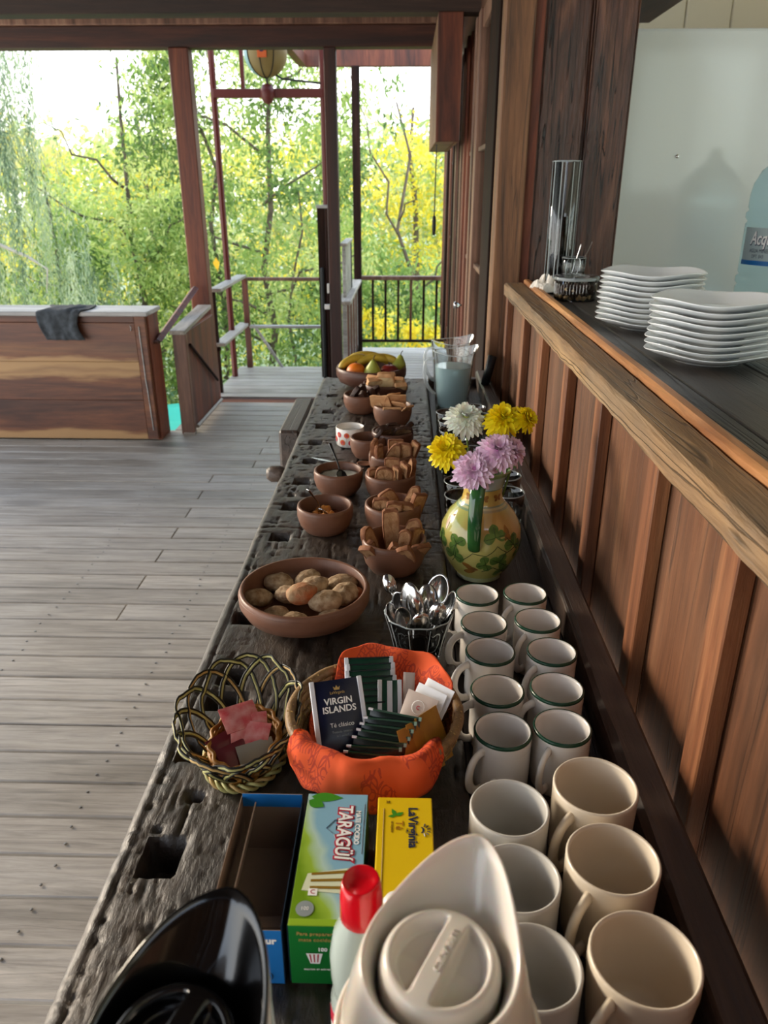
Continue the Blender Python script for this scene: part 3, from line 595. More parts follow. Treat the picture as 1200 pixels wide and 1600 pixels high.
# side skirt
per = [(k, 0) for k in range(nx)] + [(nx-1, k) for k in range(1, ny)] + [(k, ny-1) for k in range(nx-2, -1, -1)] + [(0, k) for k in range(ny-2, 0, -1)]
pi_ = [a*ny+b_ for a, b_ in per]; n0 = len(V); low = V[pi_].copy(); low[:, 2] = .815
V = np.concatenate([V, low]); m_ = len(pi_)
fs = F_.tolist() + [(pi_[(k+1) % m_], pi_[k], n0+k, n0+(k+1) % m_) for k in range(m_)] + [tuple(n0+k for k in range(m_))[::-1]]
B().add(V.tolist(), fs).build('bench_top', M['bench'], wbn, smooth=True, auto=60)
bx('tray_floor', M['tray'], .090, .288, -.26-1.4, 3.10-1.4, .855, .875, wbn)
def lb_(name, m, x0, x1, z0, z1, seed): 
    o = longboard(name, m, x0, x1, -.26, 3.10, z0, z1, wbn, seed, amp=.0016, bev=.006); o.location = (0, -1.4, 0); return o
lb_('tray_rail', M['rail'], .286, .334, .82, .932, 11)
bx('end_rail', M['rail'], .092, .285, 3.065-1.4, 3.10-1.4, .856, .905, wbn)
for (xx, yy) in ((-.27, .1), (.24, .1), (-.27, 2.85), (.24, 2.85)): bx('leg', M['rail'], xx-.045, xx+.045, yy-.05-1.4, yy+.05-1.4, 0, .814, wbn)
for yy in (.1, 2.85): bx('stretcher', M['rail'], -.224, .194, yy-.03-1.4, yy+.03-1.4, .18, .27, wbn)
bx('vise_jaw', M['rail'], -.406, -.338, 2.36-1.4, 2.78-1.4, .68, .897, wbn, bevel=.008)
B().lathe([(0, 0), (.018, .004), (.024, .02), (.024, .045), (.015, .058), (0, .06)], 16).build('vise_knob', M['rail'], wbn, smooth=True, loc=(-.338, 2.075-1.4, .855), rot=(0, R(-90), 0))
o = empty('black_pipe', (.300, 2.86, .930), 'short black tube leaning outwards at the far end of the tray rail', 'tube', rot=(R(-6), R(13), 0))
B().lathe([(.016, 0), (.017, .11), (.012, .112), (.012, .002)], 16, cap0=True).build('tube', M['blackt'], o, smooth=True)

# ================================================================ CLAY BOWLS
def bowl(name, x, y, r, h, label, mat='clay', rb=.72, group='clay bowls on the workbench', t=.006, z=T, belly=.0):
    o = empty(name, (x, y, z), label, 'bowl', group)
    p = [(0, .0), (r*rb*.9, 0), (r*rb, .003), (r*(.90+belly), h*.30), (r*(.985+belly), h*.62), (r*.98, h*.90), (r*.965, h), (r*.965-t*.6, h+.0012), (r*.965-t, h-.001), (r*.98-t, h*.62), (r*.90-t, h*.34), (r*rb-t, t+.002), (0, t)]
    B().lathe(p, 56).build('body', M[mat], o, smooth=True)
    g = B().lathe([(r*.982, h*.86), (r*.990, h*.875), (r*.982, h*.89)], 56); g.build('ring', M[mat], o, smooth=True)
    return o
bowl('clay_bowl', -.177, 1.212, .119, .060, 'largest shallow clay bowl, holding round bread rolls', rb=.62, t=.007)
bowl('clay_bowl', -.019, 1.400, .0655, .070, 'nearest clay bowl of the row of toast, beside the flower vase')
bowl('clay_bowl', -.177, 1.590, .064, .062, 'clay bowl of amber jam with spoon, just beyond the bread roll bowl')
bowl('clay_bowl', -.166, 1.822, .063, .062, 'clay bowl of white cream with a dark spoon, left of the toast row')
bowl('clay_bowl', -.024, 1.585, .0645, .070, 'second nearest clay bowl in the toast row, squarish toast slices in it')
bowl('clay_bowl', -.034, 1.790, .064, .066, 'third clay bowl in the toast row, upright toast slices in it')
bowl('clay_bowl', -.034, 1.945, .062, .066, 'fourth clay bowl in the toast row, toast fanned outwards in it')
bowl('clay_bowl', -.035, 2.150, .062, .066, 'clay bowl with sliced dark seeded bread, just before the cracker bowl', mat='clayd')
bowl('clay_bowl', -.105, 2.105, .052, .060, 'small empty-looking clay bowl half hidden left of the toast row', mat='clay')
bowl('clay_bowl', -.040, 2.430, .064, .068, 'clay bowl heaped with pinkish square crackers')
bowl('clay_bowl', -.149, 2.585, .0635, .064, 'clay bowl of dark chocolate cake pieces, left of the cheese bowl')
bowl('clay_bowl', -.072, 2.755, .083, .062, 'dark glazed clay bowl holding pale pastry pieces before the fruit bowl', mat='clayd')
bowl('fruit_bowl', -.132, 2.960, .138, .078, 'widest far clay bowl full of bananas, pears and an orange', mat='clayd', rb=.6, group=None)
# --- contents of the two spread bowls
def fill(name, x, y, z, r, m, label, cat='spread'):
    b = B(); vs = [(0, 0, .004)]; n = 36; 
    for k in range(1, 7):
        for i in range(n):
            a = 2*math.pi*i/n; rr_ = r*k/6; vs.append((rr_*math.cos(a), rr_*math.sin(a), .005*mn.noise(Vector((math.cos(a)*k*.4, math.sin(a)*k*.4, x*9)))))
    fs = [(0, 1+i, 1+(i+1) % n) for i in range(n)]
    for k in range(5):
        for i in range(n): a0 = 1+k*n+i; a1 = 1+k*n+(i+1) % n; fs.append((a0, a0+n, a1+n, a1))
    nb = len(vs); vs.append((0, 0, -.02)); fs += [(1+5*n+(i+1) % n, 1+5*n+i, nb) for i in range(n)]
    return tag(b.add(vs, fs).build(name, M[m], smooth=True, loc=(x, y, z)), label, cat)
fill('cream_cheese', -.166, 1.822, T+.044, .0545, 'yogurt', 'white cream filling the clay bowl left of the toast row')
fill('jam', -.177, 1.590, T+.030, .052, 'jam', 'dark amber jam in the clay bowl beyond the bread rolls')
def lump(b, c, r, seed, n=10, sz=1.0, amp=.3):
    vs = []; fs = []; m = 7
    for j in range(m+1):
        th = math.pi*j/m
        for i in range(n):
            a = 2*math.pi*i/n; v = Vector((math.sin(th)*math.cos(a), math.sin(th)*math.sin(a), math.cos(th)*sz)); f = r*(1+amp*mn.noise(v*1.7+Vector((seed, 0, 0))))
            vs.append(Vector(c)+v*f)
    for j in range(m):
        for i in range(n): k = (i+1) % n; fs.append((j*n+i, (j+1)*n+i, (j+1)*n+k, j*n+k))
    b.add(vs, fs)
b = B(); q = random.Random(3)
for k in range(13): lump(b, (q.uniform(-.034, .016), q.uniform(-.026, .026), q.uniform(0, .008)), q.uniform(.007, .011), k*3.1)
tag(b.build('fruit_preserve', M['walnut'], smooth=True, loc=(-.177, 1.590, T+.034)), 'amber fruit lumps lying on the dark jam', 'fruit pieces')
def spoon(m, L_=.15, bw=.016, bl=.026, dp=.005, name='spoon', hw=.0035):
    """origin at the bowl centre, handle running towards -y"""
    vs = []; fs = []; nr, na = 6, 20
    for s in (0, 1):
        for k in range(nr+1):
            for i in range(na):
                a = 2*math.pi*i/na; f = k/nr; x = bw*f*math.cos(a)*(1-.12*math.sin(a)); y_ = bl*f*math.sin(a); vs.append((x, y_, -dp*(1-f*f)-(.0012 if s else 0)*(1 if f < 1 else .5)))
    o_ = (nr+1)*na
    for k in range(nr):
        for i in range(na):
            j_ = (i+1) % na; fs.append((k*na+i, (k+1)*na+i, (k+1)*na+j_, k*na+j_)); fs.append((o_+k*na+j_, o_+(k+1)*na+j_, o_+(k+1)*na+i, o_+k*na+i))
    fs += [(nr*na+i, o_+nr*na+i, o_+nr*na+(i+1) % na, nr*na+(i+1) % na) for i in range(na)]
    b = B().add(vs, fs); n = 14; pts = []; rr_ = []
    for i in range(n+1):
        t = i/n; pts.append((0, -bl*.93 - t*(L_-bl*2), .006*math.sin(min(1, t*3)*math.pi/2)-.003*t)); rr_.append(hw*(.62+.2*abs(t-.3)+ (1.0*max(0, t-.5))))
    b.tube(pts, rr_, 8, sq=.42)
    return b.build(name, m, smooth=True)
def place(o, loc, rot, label, cat, group=None): o.location = loc; o.rotation_euler = rot; return tag(o, label, cat, group)
place(spoon(M['steel'], .12, .014, .022), (-.180, 1.588, T+.040), (R(-52), 0, R(-28)), 'steel spoon with rounded tip sticking up from the jam', 'spoon')
place(spoon(M['blackm'], .125, .013, .02), (-.155, 1.800, T+.052), (R(-34), 0, R(205)), 'dark spoon handle leaning out of the white cream bowl', 'spoon')
# --- bread rolls
def blob(r, sx_, sy_, sz_, seed, amp=.10, n=28, m=18):
    vs = []; fs = []
    for j in range(m+1):
        th = math.pi*j/m
        for i in range(n):
            a = 2*math.pi*i/n; v = Vector((math.sin(th)*math.cos(a), math.sin(th)*math.sin(a), math.cos(th))); f = r*(1+amp*mn.noise(v*1.8+Vector((seed, 2, 0)))+amp*.6*mn.noise(v*4.5+Vector((seed, 0, 0)))+.025*mn.noise(v*12))
            vs.append((v.x*f*sx_, v.y*f*sy_, max(v.z, -.72)*f*sz_))
    for j in range(m):
        for i in range(n): k = (i+1) % n; fs.append((j*n+i, (j+1)*n+i, (j+1)*n+k, j*n+k))
    return B().add(vs, fs)
rolls = [(-.082, .012, .028, 1.0, 'pale oval roll at the left side of the roll bowl', 20), (-.053, .055, .033, 1.05, 'long pale roll leaning on the left back rim of the roll bowl', -10), (-.004, .064, .036, 1.0, 'round roll at the back centre of the roll bowl', 40),
 (.058, .050, .034, 1.1, 'broad pale roll at the right back of the roll bowl', 15), (.068, .006, .042, 1.1, 'large light yellowish roll at the right of the roll bowl', 60), (-.030, .010, .036, 1.0, 'flat pale roll just left of the rusty roll', -30),
 (.012, .028, .044, 1.0, 'brownish flat roll in the middle, behind the rusty roll', 10), (-.002, -.018, .056, 1.05, 'rust-orange topped roll in the middle of the roll bowl', 25), (.038, -.026, .046, 1.1, 'wide freckled roll right of the rusty roll', 5),
 (-.012, -.060, .026, .95, 'small roll at the front of the roll bowl', 0), (.082, .026, .030, .8, 'reddish roll mostly hidden at the right rim of the roll bowl', 0), (.020, .060, .026, .9, 'shaded roll hidden at the back rim of the roll bowl', 30), (-.044, -.034, .024, .85, 'dark shaded roll low at the front left of the roll bowl', 0), (.048, -.046, .028, .85, 'pale roll peeping at the front right of the roll bowl', 0)]
for k, (dx, dy, dz, s, lab, a) in enumerate(rolls):
    rx = .0248*s
    o = blob(rx, 1.12 if k != 4 else 1.0, .88, .66, k*5.3).build('bread_roll', M['rollr' if lab.startswith(('rust', 'reddish')) else 'roll'], smooth=True, loc=(-.177+dx*1.06, 1.212+dy*1.10, T+dz-.001), rot=(R(rnd.uniform(-12, 12)), R(rnd.uniform(-12, 12)), R(a)))
    tag(o, lab, 'bread roll', 'bread rolls in the large clay bowl')
# --- toasts: bent irregular slices with a dark crust
def slice_(w_, h_, t_, seed, bend=0, shape='sq', arch=0):
    q = random.Random(seed); n = 24; pts = []
    for i in range(n):
        a = 2*math.pi*i/n; p = 9 if shape == 'sq' else 3.2
        c, s = math.cos(a), math.sin(a); f = (abs(c)**p+abs(s)**p)**(-1/p)
        f *= 1+.11*mn.noise(Vector((c*1.3, s*1.3, seed)))+.05*mn.noise(Vector((c*4, s*4, seed)))
        x, z = c*f*w_/2, s*f*h_/2
        if shape == 'tri': x *= (.45+.55*(.5-z/h_))*1.15
        pts.append((x, z))
    rings = []
    def ring(k, y_): return [(x*k, y_+bend*(x*k/w_)**2*4*w_ + .002*mn.noise(Vector((x*60, z*60, seed+y_*99))), z*k+h_/2) for x, z in pts]
    b = B(); hf = t_/2
    rings = [ring(k, y_) for k, y_ in ((.02, -hf*.96), (.5, -hf*1.06), (.84, -hf), (.97, -hf*1.12), (1.0, -hf*.5), (1.0, hf*.5), (.97, hf*1.12), (.84, hf), (.5, hf*1.04), (.02, hf*.96))]
    b.rings([r[::-1] for r in rings]); n_ = n
    for k, f in enumerate(b.f): b.mi[k] = 1 if 2*n_ <= k < 7*n_ else 0
    return b
def toast(bx_, by_, px, py, z, w_, h_, lean, az_, label, group, shape='sq', bend=0, roll=0, mats=('toast', 'crust'), name='toast_slice', t_=.010, cat='toast'):
    """stands in a bowl at (bx_, by_); lean tips the top outwards along az_"""
    o = slice_(w_, h_, t_, rnd.randint(0, 999), bend, shape).build(name, [M[mats[0]], M[mats[1]]], smooth=True, auto=32, loc=(bx_+px, by_+py, T+z))
    o.rotation_euler = (Matrix.Rotation(R(az_), 3, 'Z') @ Matrix.Rotation(R(lean), 3, 'X') @ Matrix.Rotation(R(roll), 3, 'Y')).to_euler()
    return tag(o, label, cat, group)
g1 = 'toast in the nearest toast bowl'; B1 = (-.019, 1.400)
for a in [(-.002, .022, .030, .034, .092, -6, 8, 'tallest narrow toast slice standing at the centre of the nearest toast bowl', 'sq', .0, -4),
 (.030, .018, .030, .055, .070, -24, -18, 'pointed toast slice standing at right back of the nearest toast bowl', 'tri', .05, 4),
 (-.036, .012, .030, .034, .066, -14, 60, 'rounded toast slice fanned to the left in the nearest toast bowl', 'rd', .0, -20),
 (-.044, -.008, .034, .030, .042, 10, 60, 'small brown toast piece over the left rim of the nearest toast bowl', 'sq', 0, -35),
 (-.034, -.034, .036, .032, .044, 34, -25, 'small toast piece lying at the left front rim of the nearest toast bowl', 'sq', 0, -20),
 (-.006, -.030, .030, .034, .052, 20, 12, 'upright reddish toast piece near the front centre of the nearest toast bowl', 'tri', .0, 6),
 (.018, -.042, .036, .052, .048, 28, 0, 'largest flat toast face leaning on the front rim of the nearest toast bowl', 'tri', .0, 6),
 (.044, -.022, .036, .046, .040, 30, 35, 'curled toast slice at the right front rim of the nearest toast bowl', 'rd', .10, 12),
 (.042, .010, .040, .052, .044, 0, 60, 'wide toast slice poking far out at the right of the nearest toast bowl', 'sq', .08, 25),
 (.016, -.004, .040, .026, .050, -4, -12, 'knobbly small toast between the others, right of the tallest slice', 'rd', .0, 10)]:
    toast(*B1, a[0], a[1], a[2], a[3], a[4], a[5], a[6], a[7], g1, a[8], a[9], a[10])
g2 = 'toast in the second toast bowl'; B2 = (-.024, 1.585)
for a in [(-.028, -.022, .030, .036, .054, 10, 0, 'plain squarish toast at the left of the second toast bowl', 'sq', 0, 3), (-.002, -.036, .030, .034, .052, 14, 4, 'pale toast at the front centre of the second toast bowl', 'sq', 0, 6),
 (.024, -.030, .030, .044, .050, 16, 0, 'round-cornered toast facing out, right of centre in the second toast bowl', 'rd', 0, 0), (.046, -.010, .034, .038, .056, 12, 35, 'folded toast slice at the right edge of the second toast bowl', 'sq', .08, 14),
 (.002, .020, .034, .044, .052, -8, 20, 'arched brown toast rising at the back of the second toast bowl', 'rd', .12, -24), (.036, .026, .036, .040, .056, -12, -20, 'crumpled toast at the right back of the second toast bowl', 'tri', .14, 15)]:
    toast(*B2, a[0], a[1], a[2]+.010, a[3], a[4], a[5], a[6], a[7], g2, a[8], a[9], a[10])
g3 = 'toast in the third toast bowl'; B3 = (-.034, 1.790)
for a in [(-.044, -.018, .032, .026, .040, 4, 25, 'short narrow toast at the left rim of the third toast bowl', 'sq', 0, 0), (-.014, -.036, .028, .044, .056, 6, 0, 'arched whole toast slice facing out of the third toast bowl', 'rd', 0, 0),
 (.016, -.028, .028, .030, .056, 4, -55, 'narrow toast slice seen edge-on in the middle of the third toast bowl', 'sq', 0, 8), (.032, -.022, .030, .032, .062, 2, -50, 'tall toast slice right of the edge-on slice in the third toast bowl', 'sq', 0, 10),
 (.044, -.004, .036, .032, .062, -6, -60, 'rightmost tilted toast slice of the third toast bowl', 'tri', 0, 14), (.004, .020, .034, .040, .050, -8, 0, 'darker toast at the back of the third toast bowl', 'sq', 0, 0)]:
    toast(*B3, a[0], a[1], a[2]+.012, a[3], a[4], a[5], a[6], a[7], g3, a[8], a[9], a[10])
g4 = 'toast in the fourth toast bowl'; B4 = (-.034, 1.945)
for a in [(-.044, -.010, .030, .030, .070, 4, 70, 'tall brown toast fanned to the left in the fourth toast bowl', 'sq', .05, -12), (-.032, -.030, .032, .024, .062, 10, 50, 'narrow strip of toast leaning left in the fourth toast bowl', 'sq', 0, -12),
 (-.002, -.020, .034, .042, .056, 2, 0, 'dark diamond toast at the centre of the fourth toast bowl', 'tri', .04, 20), (.002, -.044, .034, .036, .030, 30, 0, 'low toast piece lying at the front of the fourth toast bowl', 'sq', 0, 0),
 (.026, -.016, .032, .044, .060, 0, -10, 'arched toast slice right of centre in the fourth toast bowl', 'rd', 0, 10), (.046, -.006, .034, .028, .064, -4, -40, 'toast strip leaning right over the rim of the fourth toast bowl', 'sq', 0, 22), (.012, .02, .034, .044, .052, -12, 8, 'toast slice at the back of the fourth toast bowl', 'sq', 0, 0)]:
    toast(*B4, a[0], a[1], a[2]+.010, a[3], a[4], a[5], a[6], a[7], g4, a[8], a[9], a[10])
g5 = 'seeded bread slices'; B5 = (-.035, 2.150)
for k, (px, py, rz_) in enumerate([(-.042, .0, 40), (-.022, -.010, 30), (0, .004, 36), (.018, -.006, 20), (.040, .002, -10), (.030, .030, 60), (-.01, .034, 20), (-.045, -.026, 62)]):
    toast(*B5, px, py, .044, .042, .048, 34, rz_, 'dark bread slice with pale cut face in the seeded bread bowl', g5, 'rd', 0, 0, ('date', 'choc'), 'bread_slice', .008, 'bread')
g6 = 'crackers in the cracker bowl'; B6 = (-.040, 2.430)
for a in [(-.034, -.010, .052, .064, .058, 50, -14, 'pink square cracker at the left of the cracker heap'), (.004, -.008, .056, .066, .062, 54, 10, 'large square cracker lying on top of the cracker heap'), (-.012, .012, .070, .050, .046, 60, 30, 'small cracker peaking at the back of the cracker heap'),
 (.036, -.018, .052, .050, .046, 64, -30, 'tilted cracker at the right of the cracker heap'), (.000, -.050, .058, .056, .020, 70, 0, 'pale cracker lying flat along the front rim of the cracker bowl'), (.040, -.044, .056, .034, .030, 66, 40, 'pale rounded cracker at right front of the cracker bowl'), (0.012, .02, .06, .06, .06, 70, -25, 'cracker beneath the others at the back of the cracker bowl')]:
    toast(*B6, a[0], a[1], a[2]+.004, a[3]*1.05, a[4]*1.1, a[5]-14, a[6], a[7], g6, 'sq', 0, 0, ('cracker', 'cracker'), 'cracker', .004, 'cracker')
g7 = 'chocolate cake pieces'; B7 = (-.149, 2.585)
for k, (px, py, w_, ln, az_) in enumerate([(-.030, -.006, .034, 30, 50), (-.006, .012, .040, 18, 10), (.006, -.020, .030, 40, -30), (.034, -.002, .034, 25, -50), (.020, .026, .032, 20, 20), (-.024, -.030, .026, 52, 20)]):
    toast(*B7, px, py, .042, w_*1.1, .058, ln, az_, ('peaked dark chocolate cake wedge standing in the cake bowl' if k == 1 else 'dark chocolate cake wedge in the bowl left of the pastries'), g7, 'tri', 0, 10*k, ('choc', 'choc'), 'cake_wedge', .014, 'cake')
g8 = 'pastry pieces'; B8 = (-.072, 2.755)
for a in [(-.044, -.02, .044, .050, .042, 50, 20, 'pale pastry piece at the left of the pastry bowl'), (.004, -.02, .050, .060, .046, 44, -10, 'largest pale pastry piece with browned edge in the middle'), (.048, -.008, .044, .050, .040, 46, -20, 'pale pastry piece at the right of the pastry bowl'), (.000, .024, .056, .060, .040, 50, 8, 'pale pastry piece on top at the back of the pastry bowl'), (-.036, .020, .050, .044, .036, 56, -30, 'browned pastry corner at the left back of the pastry bowl'), (.052, -.044, .046, .040, .026, 60, 20, 'thin pastry slice along the front right rim of the pastry bowl')]:
    toast(*B8, a[0], a[1], a[2]+.004, a[3]*1.1, a[4]*1.1, a[5]-14, a[6], a[7], g8, 'sq', 0, 0, ('cheese', 'cracker'), 'pastry_piece', .016, 'pastry')
# --- fruit
def banana(loc, rot, L_, label):
    o = empty('banana', loc, label, 'banana', 'bananas in the fruit bowl', rot=rot); n = 18; pts = []; rr_ = []
    for i in range(n+1):
        t = i/n; a = (t-.5)*1.5; pts.append((L_/1.5*math.sin(a), 0, L_/1.5*(math.cos(a)-1)))
        rr_.append(.0185*min(1, .34+t*3.2, .28+(1-t)*3.6)*(1 if .06 < t < .95 else .7))
    B().tube(pts, rr_, 6).build('peel', M['banana'], o, smooth=True, sub=1)
    p0, p1 = Vector(pts[0]), Vector(pts[-1]); d0 = (p0-Vector(pts[1])).normalized(); d1 = (p1-Vector(pts[-2])).normalized()
    B().tube([p0-d0*.004, p0+d0*.006], [.0055, .004], 8).build('tip', M['btip'], o, smooth=True); B().tube([p1-d1*.004, p1+d1*.02], [.006, .0045], 8).build('stalk', M['stem'], o, smooth=True)
FB = (-.132, 2.960)
banana((FB[0]-.075, FB[1]+.00, T+.104), (R(-10), R(-14), R(28)), .15, 'plump banana pointing over the left rim of the fruit bowl')
banana((FB[0]-.02, FB[1]+.062, T+.108), (R(-15), R(2), R(4)), .19, 'banana lying furthest back across the fruit bowl')
banana((FB[0]+.0, FB[1]+.020, T+.106), (R(-30), R(-6), R(16)), .15, 'banana crossing the middle of the fruit bowl behind the front pear')
banana((FB[0]+.045, FB[1]+.038, T+.104), (R(-50), R(4), R(-4)), .14, 'darker lined banana at the right back, beside the far pear')
def sphere_fruit(name, loc, r, m, label, sz=.95, dip=.12):
    o = empty(name, loc, label, name); prof = []
    for j in range(17):
        th = math.pi*j/16; prof.append((r*math.sin(th), -r*sz*math.cos(th)*(1-dip*math.exp(-(math.sin(th)/.25)**2))))
    B().lathe(prof, 28).build('skin', M[m], o, smooth=True); B().tube([(0, 0, r*sz*.84), (.001, 0, r*sz+.006)], .0018, 6).build('stem', M['stem'], o)
sphere_fruit('orange', (FB[0]-.056, FB[1]-.056, T+.066), .037, 'orange', 'bright orange at the left front of the fruit bowl', dip=.02)
sphere_fruit('apple', (FB[0]+.070, FB[1]-.045, T+.062), .038, 'apple', 'dark red apple at the right front of the fruit bowl', sz=.85)
def pear(loc, rot, s, label):
    o = empty('pear', loc, label, 'pear', rot=rot); pr = [(0, 0), (.018, .001), (.030, .010), (.034, .024), (.031, .040), (.022, .055), (.015, .066), (.011, .075), (.006, .080), (0, .081)]
    B().lathe([(a*s, b*s) for a, b in pr], 28).build('skin', M['pear'], o, smooth=True, sub=1); B().tube([(0, 0, .079*s), (.002, 0, .092*s), (.006, 0, .1*s)], .0016, 6).build('stem', M['stem'], o)
pear((FB[0]+.006, FB[1]-.068, T+.040), (R(12), R(4), 0), 1.0, 'yellow-green pear at the front centre of the fruit bowl')
pear((FB[0]+.104, FB[1]+.016, T+.050), (R(-6), R(8), 0), .85, 'green pear with stalk at the right back of the fruit bowl')
# --- printed pot
pot = empty('ceramic_pot', (-.164, 2.215, T), 'small white pot printed with red and orange lollipop flowers', 'pot')
B().lathe([(0, 0), (.036, 0), (.0405, .004), (.0425, .03), (.0425, .056), (.0415, .058), (.0395, .056), (.0385, .05), (.0385, .006), (0, .006)], 40).build('body', M['white'], pot, smooth=True)
def disc_on_cyl(b, r, a, z, rr_, n=18, k=1.0):
    vs = [(r*math.cos(a), r*math.sin(a), z)] + [(r*math.cos(a+rr_*math.cos(t)/r*k), r*math.sin(a+rr_*math.cos(t)/r*k), z+rr_*math.sin(t)) for t in [2*math.pi*i/n for i in range(n)]]
    b.add(vs, [(0, 1+i, 1+(i+1) % n) for i in range(n)])
po, pr2, ps = B(), B(), B()
for k, (a, z) in enumerate([(-135, .040), (-100, .040), (-65, .030), (-118, .018), (-82, .018), (-48, .040), (-160, .024)]):
    disc_on_cyl(po if k % 2 else pr2, .0430, R(a), z, .0085); disc_on_cyl(pr2 if k % 2 else po, .0432, R(a), z, .004)
    ps.tube([(.0429*math.cos(R(a)), .0429*math.sin(R(a)), .006), (.0429*math.cos(R(a)), .0429*math.sin(R(a)), z)], .0005, 4)
po.build('orange_print', M['bell3'], pot); pr2.build('red_print', M['pred'], pot); ps.build('stalk_print', M['pgrey'], pot)
tag(B().lathe([(0, .0), (.030, .001), (.0375, 0), (.03, -.01), (0, -.02)], 28).build('sweetener', M['pwhite'], smooth=True, loc=(-.164, 2.215, T+.040)), 'white contents inside the small printed pot', 'sugar')
kn = empty('butter_knife', (-.185, 2.030, T+.004), 'steel butter knife lying on the bench beside the printed pot', 'knife', rz=R(60))
B().tube([(0, -.085, 0), (0, -.03, .001), (0, .01, 0)], [.005, .0055, .004], 8, sq=.5).build('handle', M['steel'], kn, smooth=True)
B().rings([[(-.002, .01, -.0008), (.006, .012, -.0008), (.006, .012, .0008), (-.002, .01, .0008)], [(-.004, .06, -.0008), (.007, .06, -.0008), (.007, .06, .0008), (-.004, .06, .0008)], [(-.002, .095, -.0006), (.004, .092, -.0006), (.004, .092, .0006), (-.002, .095, .0006)]]).build('blade', M['steel'], kn)
wd_ = place(spoon(M['clay'], .05, .02, .022, .003), (-.112, 2.03, T+.006), (0, 0, R(80)), 'short flat clay spoon rest beside the half hidden bowl', 'spoon rest')

# ================================================================ MUGS
def mug(r, h, m, rimm, label, group, x, y, ang, taper=.0, hs=1.0, z=.875, line=True):
    o = empty('mug', (x, y, z), label, 'mug', group)
    rb = r-taper; p = [(0, .002), (rb*.86, .002), (rb*.88, 0), (rb*.95, .001), (rb*.985, .006), (rb+taper*.3, h*.3), (r*.995, h*.78)]
    if line: p += [(r*.995, h*.80), (r*1.008, h*.82)]
    p += [(r, h*.95), (r, h-.002), (r-.0012, h), (r-.0032, h-.0005), (r-.0042, h-.004), (r-.0045, h*.6), (rb-.0048, h*.2), (rb-.010, .007), (0, .006)]
    B().lathe(p, 48).build('body', M[m], o, smooth=True)
    if rimm: B().lathe([(r+.0003, h-.0042), (r+.0006, h-.0022), (r-.0006, h+.0004), (r-.0022, h+.0004)], 48).build('rim_band', M[rimm], o, smooth=True)
    pts = []; n = 16; c, s = math.cos(R(ang)), math.sin(R(ang))
    for i in range(n+1):
        t = i/n; a = math.pi*(.5-t); rx = .027*hs; d_ = r*.95+rx*max(0, math.cos(a))**.75; zz = h*.50+h*.33*math.sin(a)
        pts.append((d_*c, d_*s, zz))
    B().tube(pts, [.0068*hs*(1.15 if i in (0, n) else 1) for i in range(n+1)], 10, sq=.62, up=(-s, c, 0)).build('handle', M[m], o, smooth=True)
    return o
GM = [(.130, 1.182, 200, 'green-rimmed mug farthest from the viewer in the left column, just before the vase'), (.214, 1.188, 225, 'green-rimmed mug farthest from the viewer in the right column, by the tray rail'),
 (.133, 1.086, 200, 'second green-rimmed mug from the vase in the left column'), (.222, 1.098, 230, 'second green-rimmed mug from the vase in the right column'),
 (.135, 1.004, 205, 'middle green-rimmed mug of the left column'), (.229, 1.006, 222, 'middle green-rimmed mug of the right column'),
 (.135, .905, 200, 'fourth green-rimmed mug from the vase in the left column'), (.220, .912, 205, 'fourth green-rimmed mug from the vase in the right column'),
 (.133, .818, 222, 'nearest green-rimmed mug in the left column, next to the plain grey mugs'), (.212, .827, 235, 'nearest green-rimmed mug in the right column, behind the cream mugs')]
for (x, y, a, lab) in GM: mug(.0378, .090, 'white', 'green', lab, 'green-rimmed mugs in the tool tray', x, y, a, .0, .95)
mug(.0450, .098, 'grey', None, 'plain grey-white mug farthest of its row, against the nearest green-rimmed mug', 'plain grey mugs', .1235, .674, 100, line=False)
mug(.0445, .098, 'grey', None, 'plain grey-white mug in the middle, half behind the ivory thermos', 'plain grey mugs', .1195, .578, 95, line=False)
mug(.0445, .098, 'grey', None, 'plain grey-white mug nearest the viewer, right against the ivory thermos', 'plain grey mugs', .1215, .482, 100, line=False)
mug(.0485, .104, 'cream', None, 'wide cream mug with chipped rim, farthest of the three cream ones', 'cream mugs by the tray rail', .2265, .705, 225, .002, 1.15, line=False)
mug(.0480, .106, 'cream', None, 'wide cream mug in the middle of the cream ones, handle towards the viewer', 'cream mugs by the tray rail', .2205, .598, 228, .002, 1.15, line=False)
bm5 = mug(.0500, .104, 'cream', None, 'flared cream mug nearest the viewer with a faint brown line below its rim', 'cream mugs by the tray rail', .2225, .488, 222, .006, 1.15, line=True)
ln = B(); ln.tube([(.0487*math.cos(R(a)), .0487*math.sin(R(a)), .084+.0025*math.sin(a*.3)) for a in range(-78, -30, 4)], .0007, 4); ln.build('brown_line', M['pbrown'], bm5)

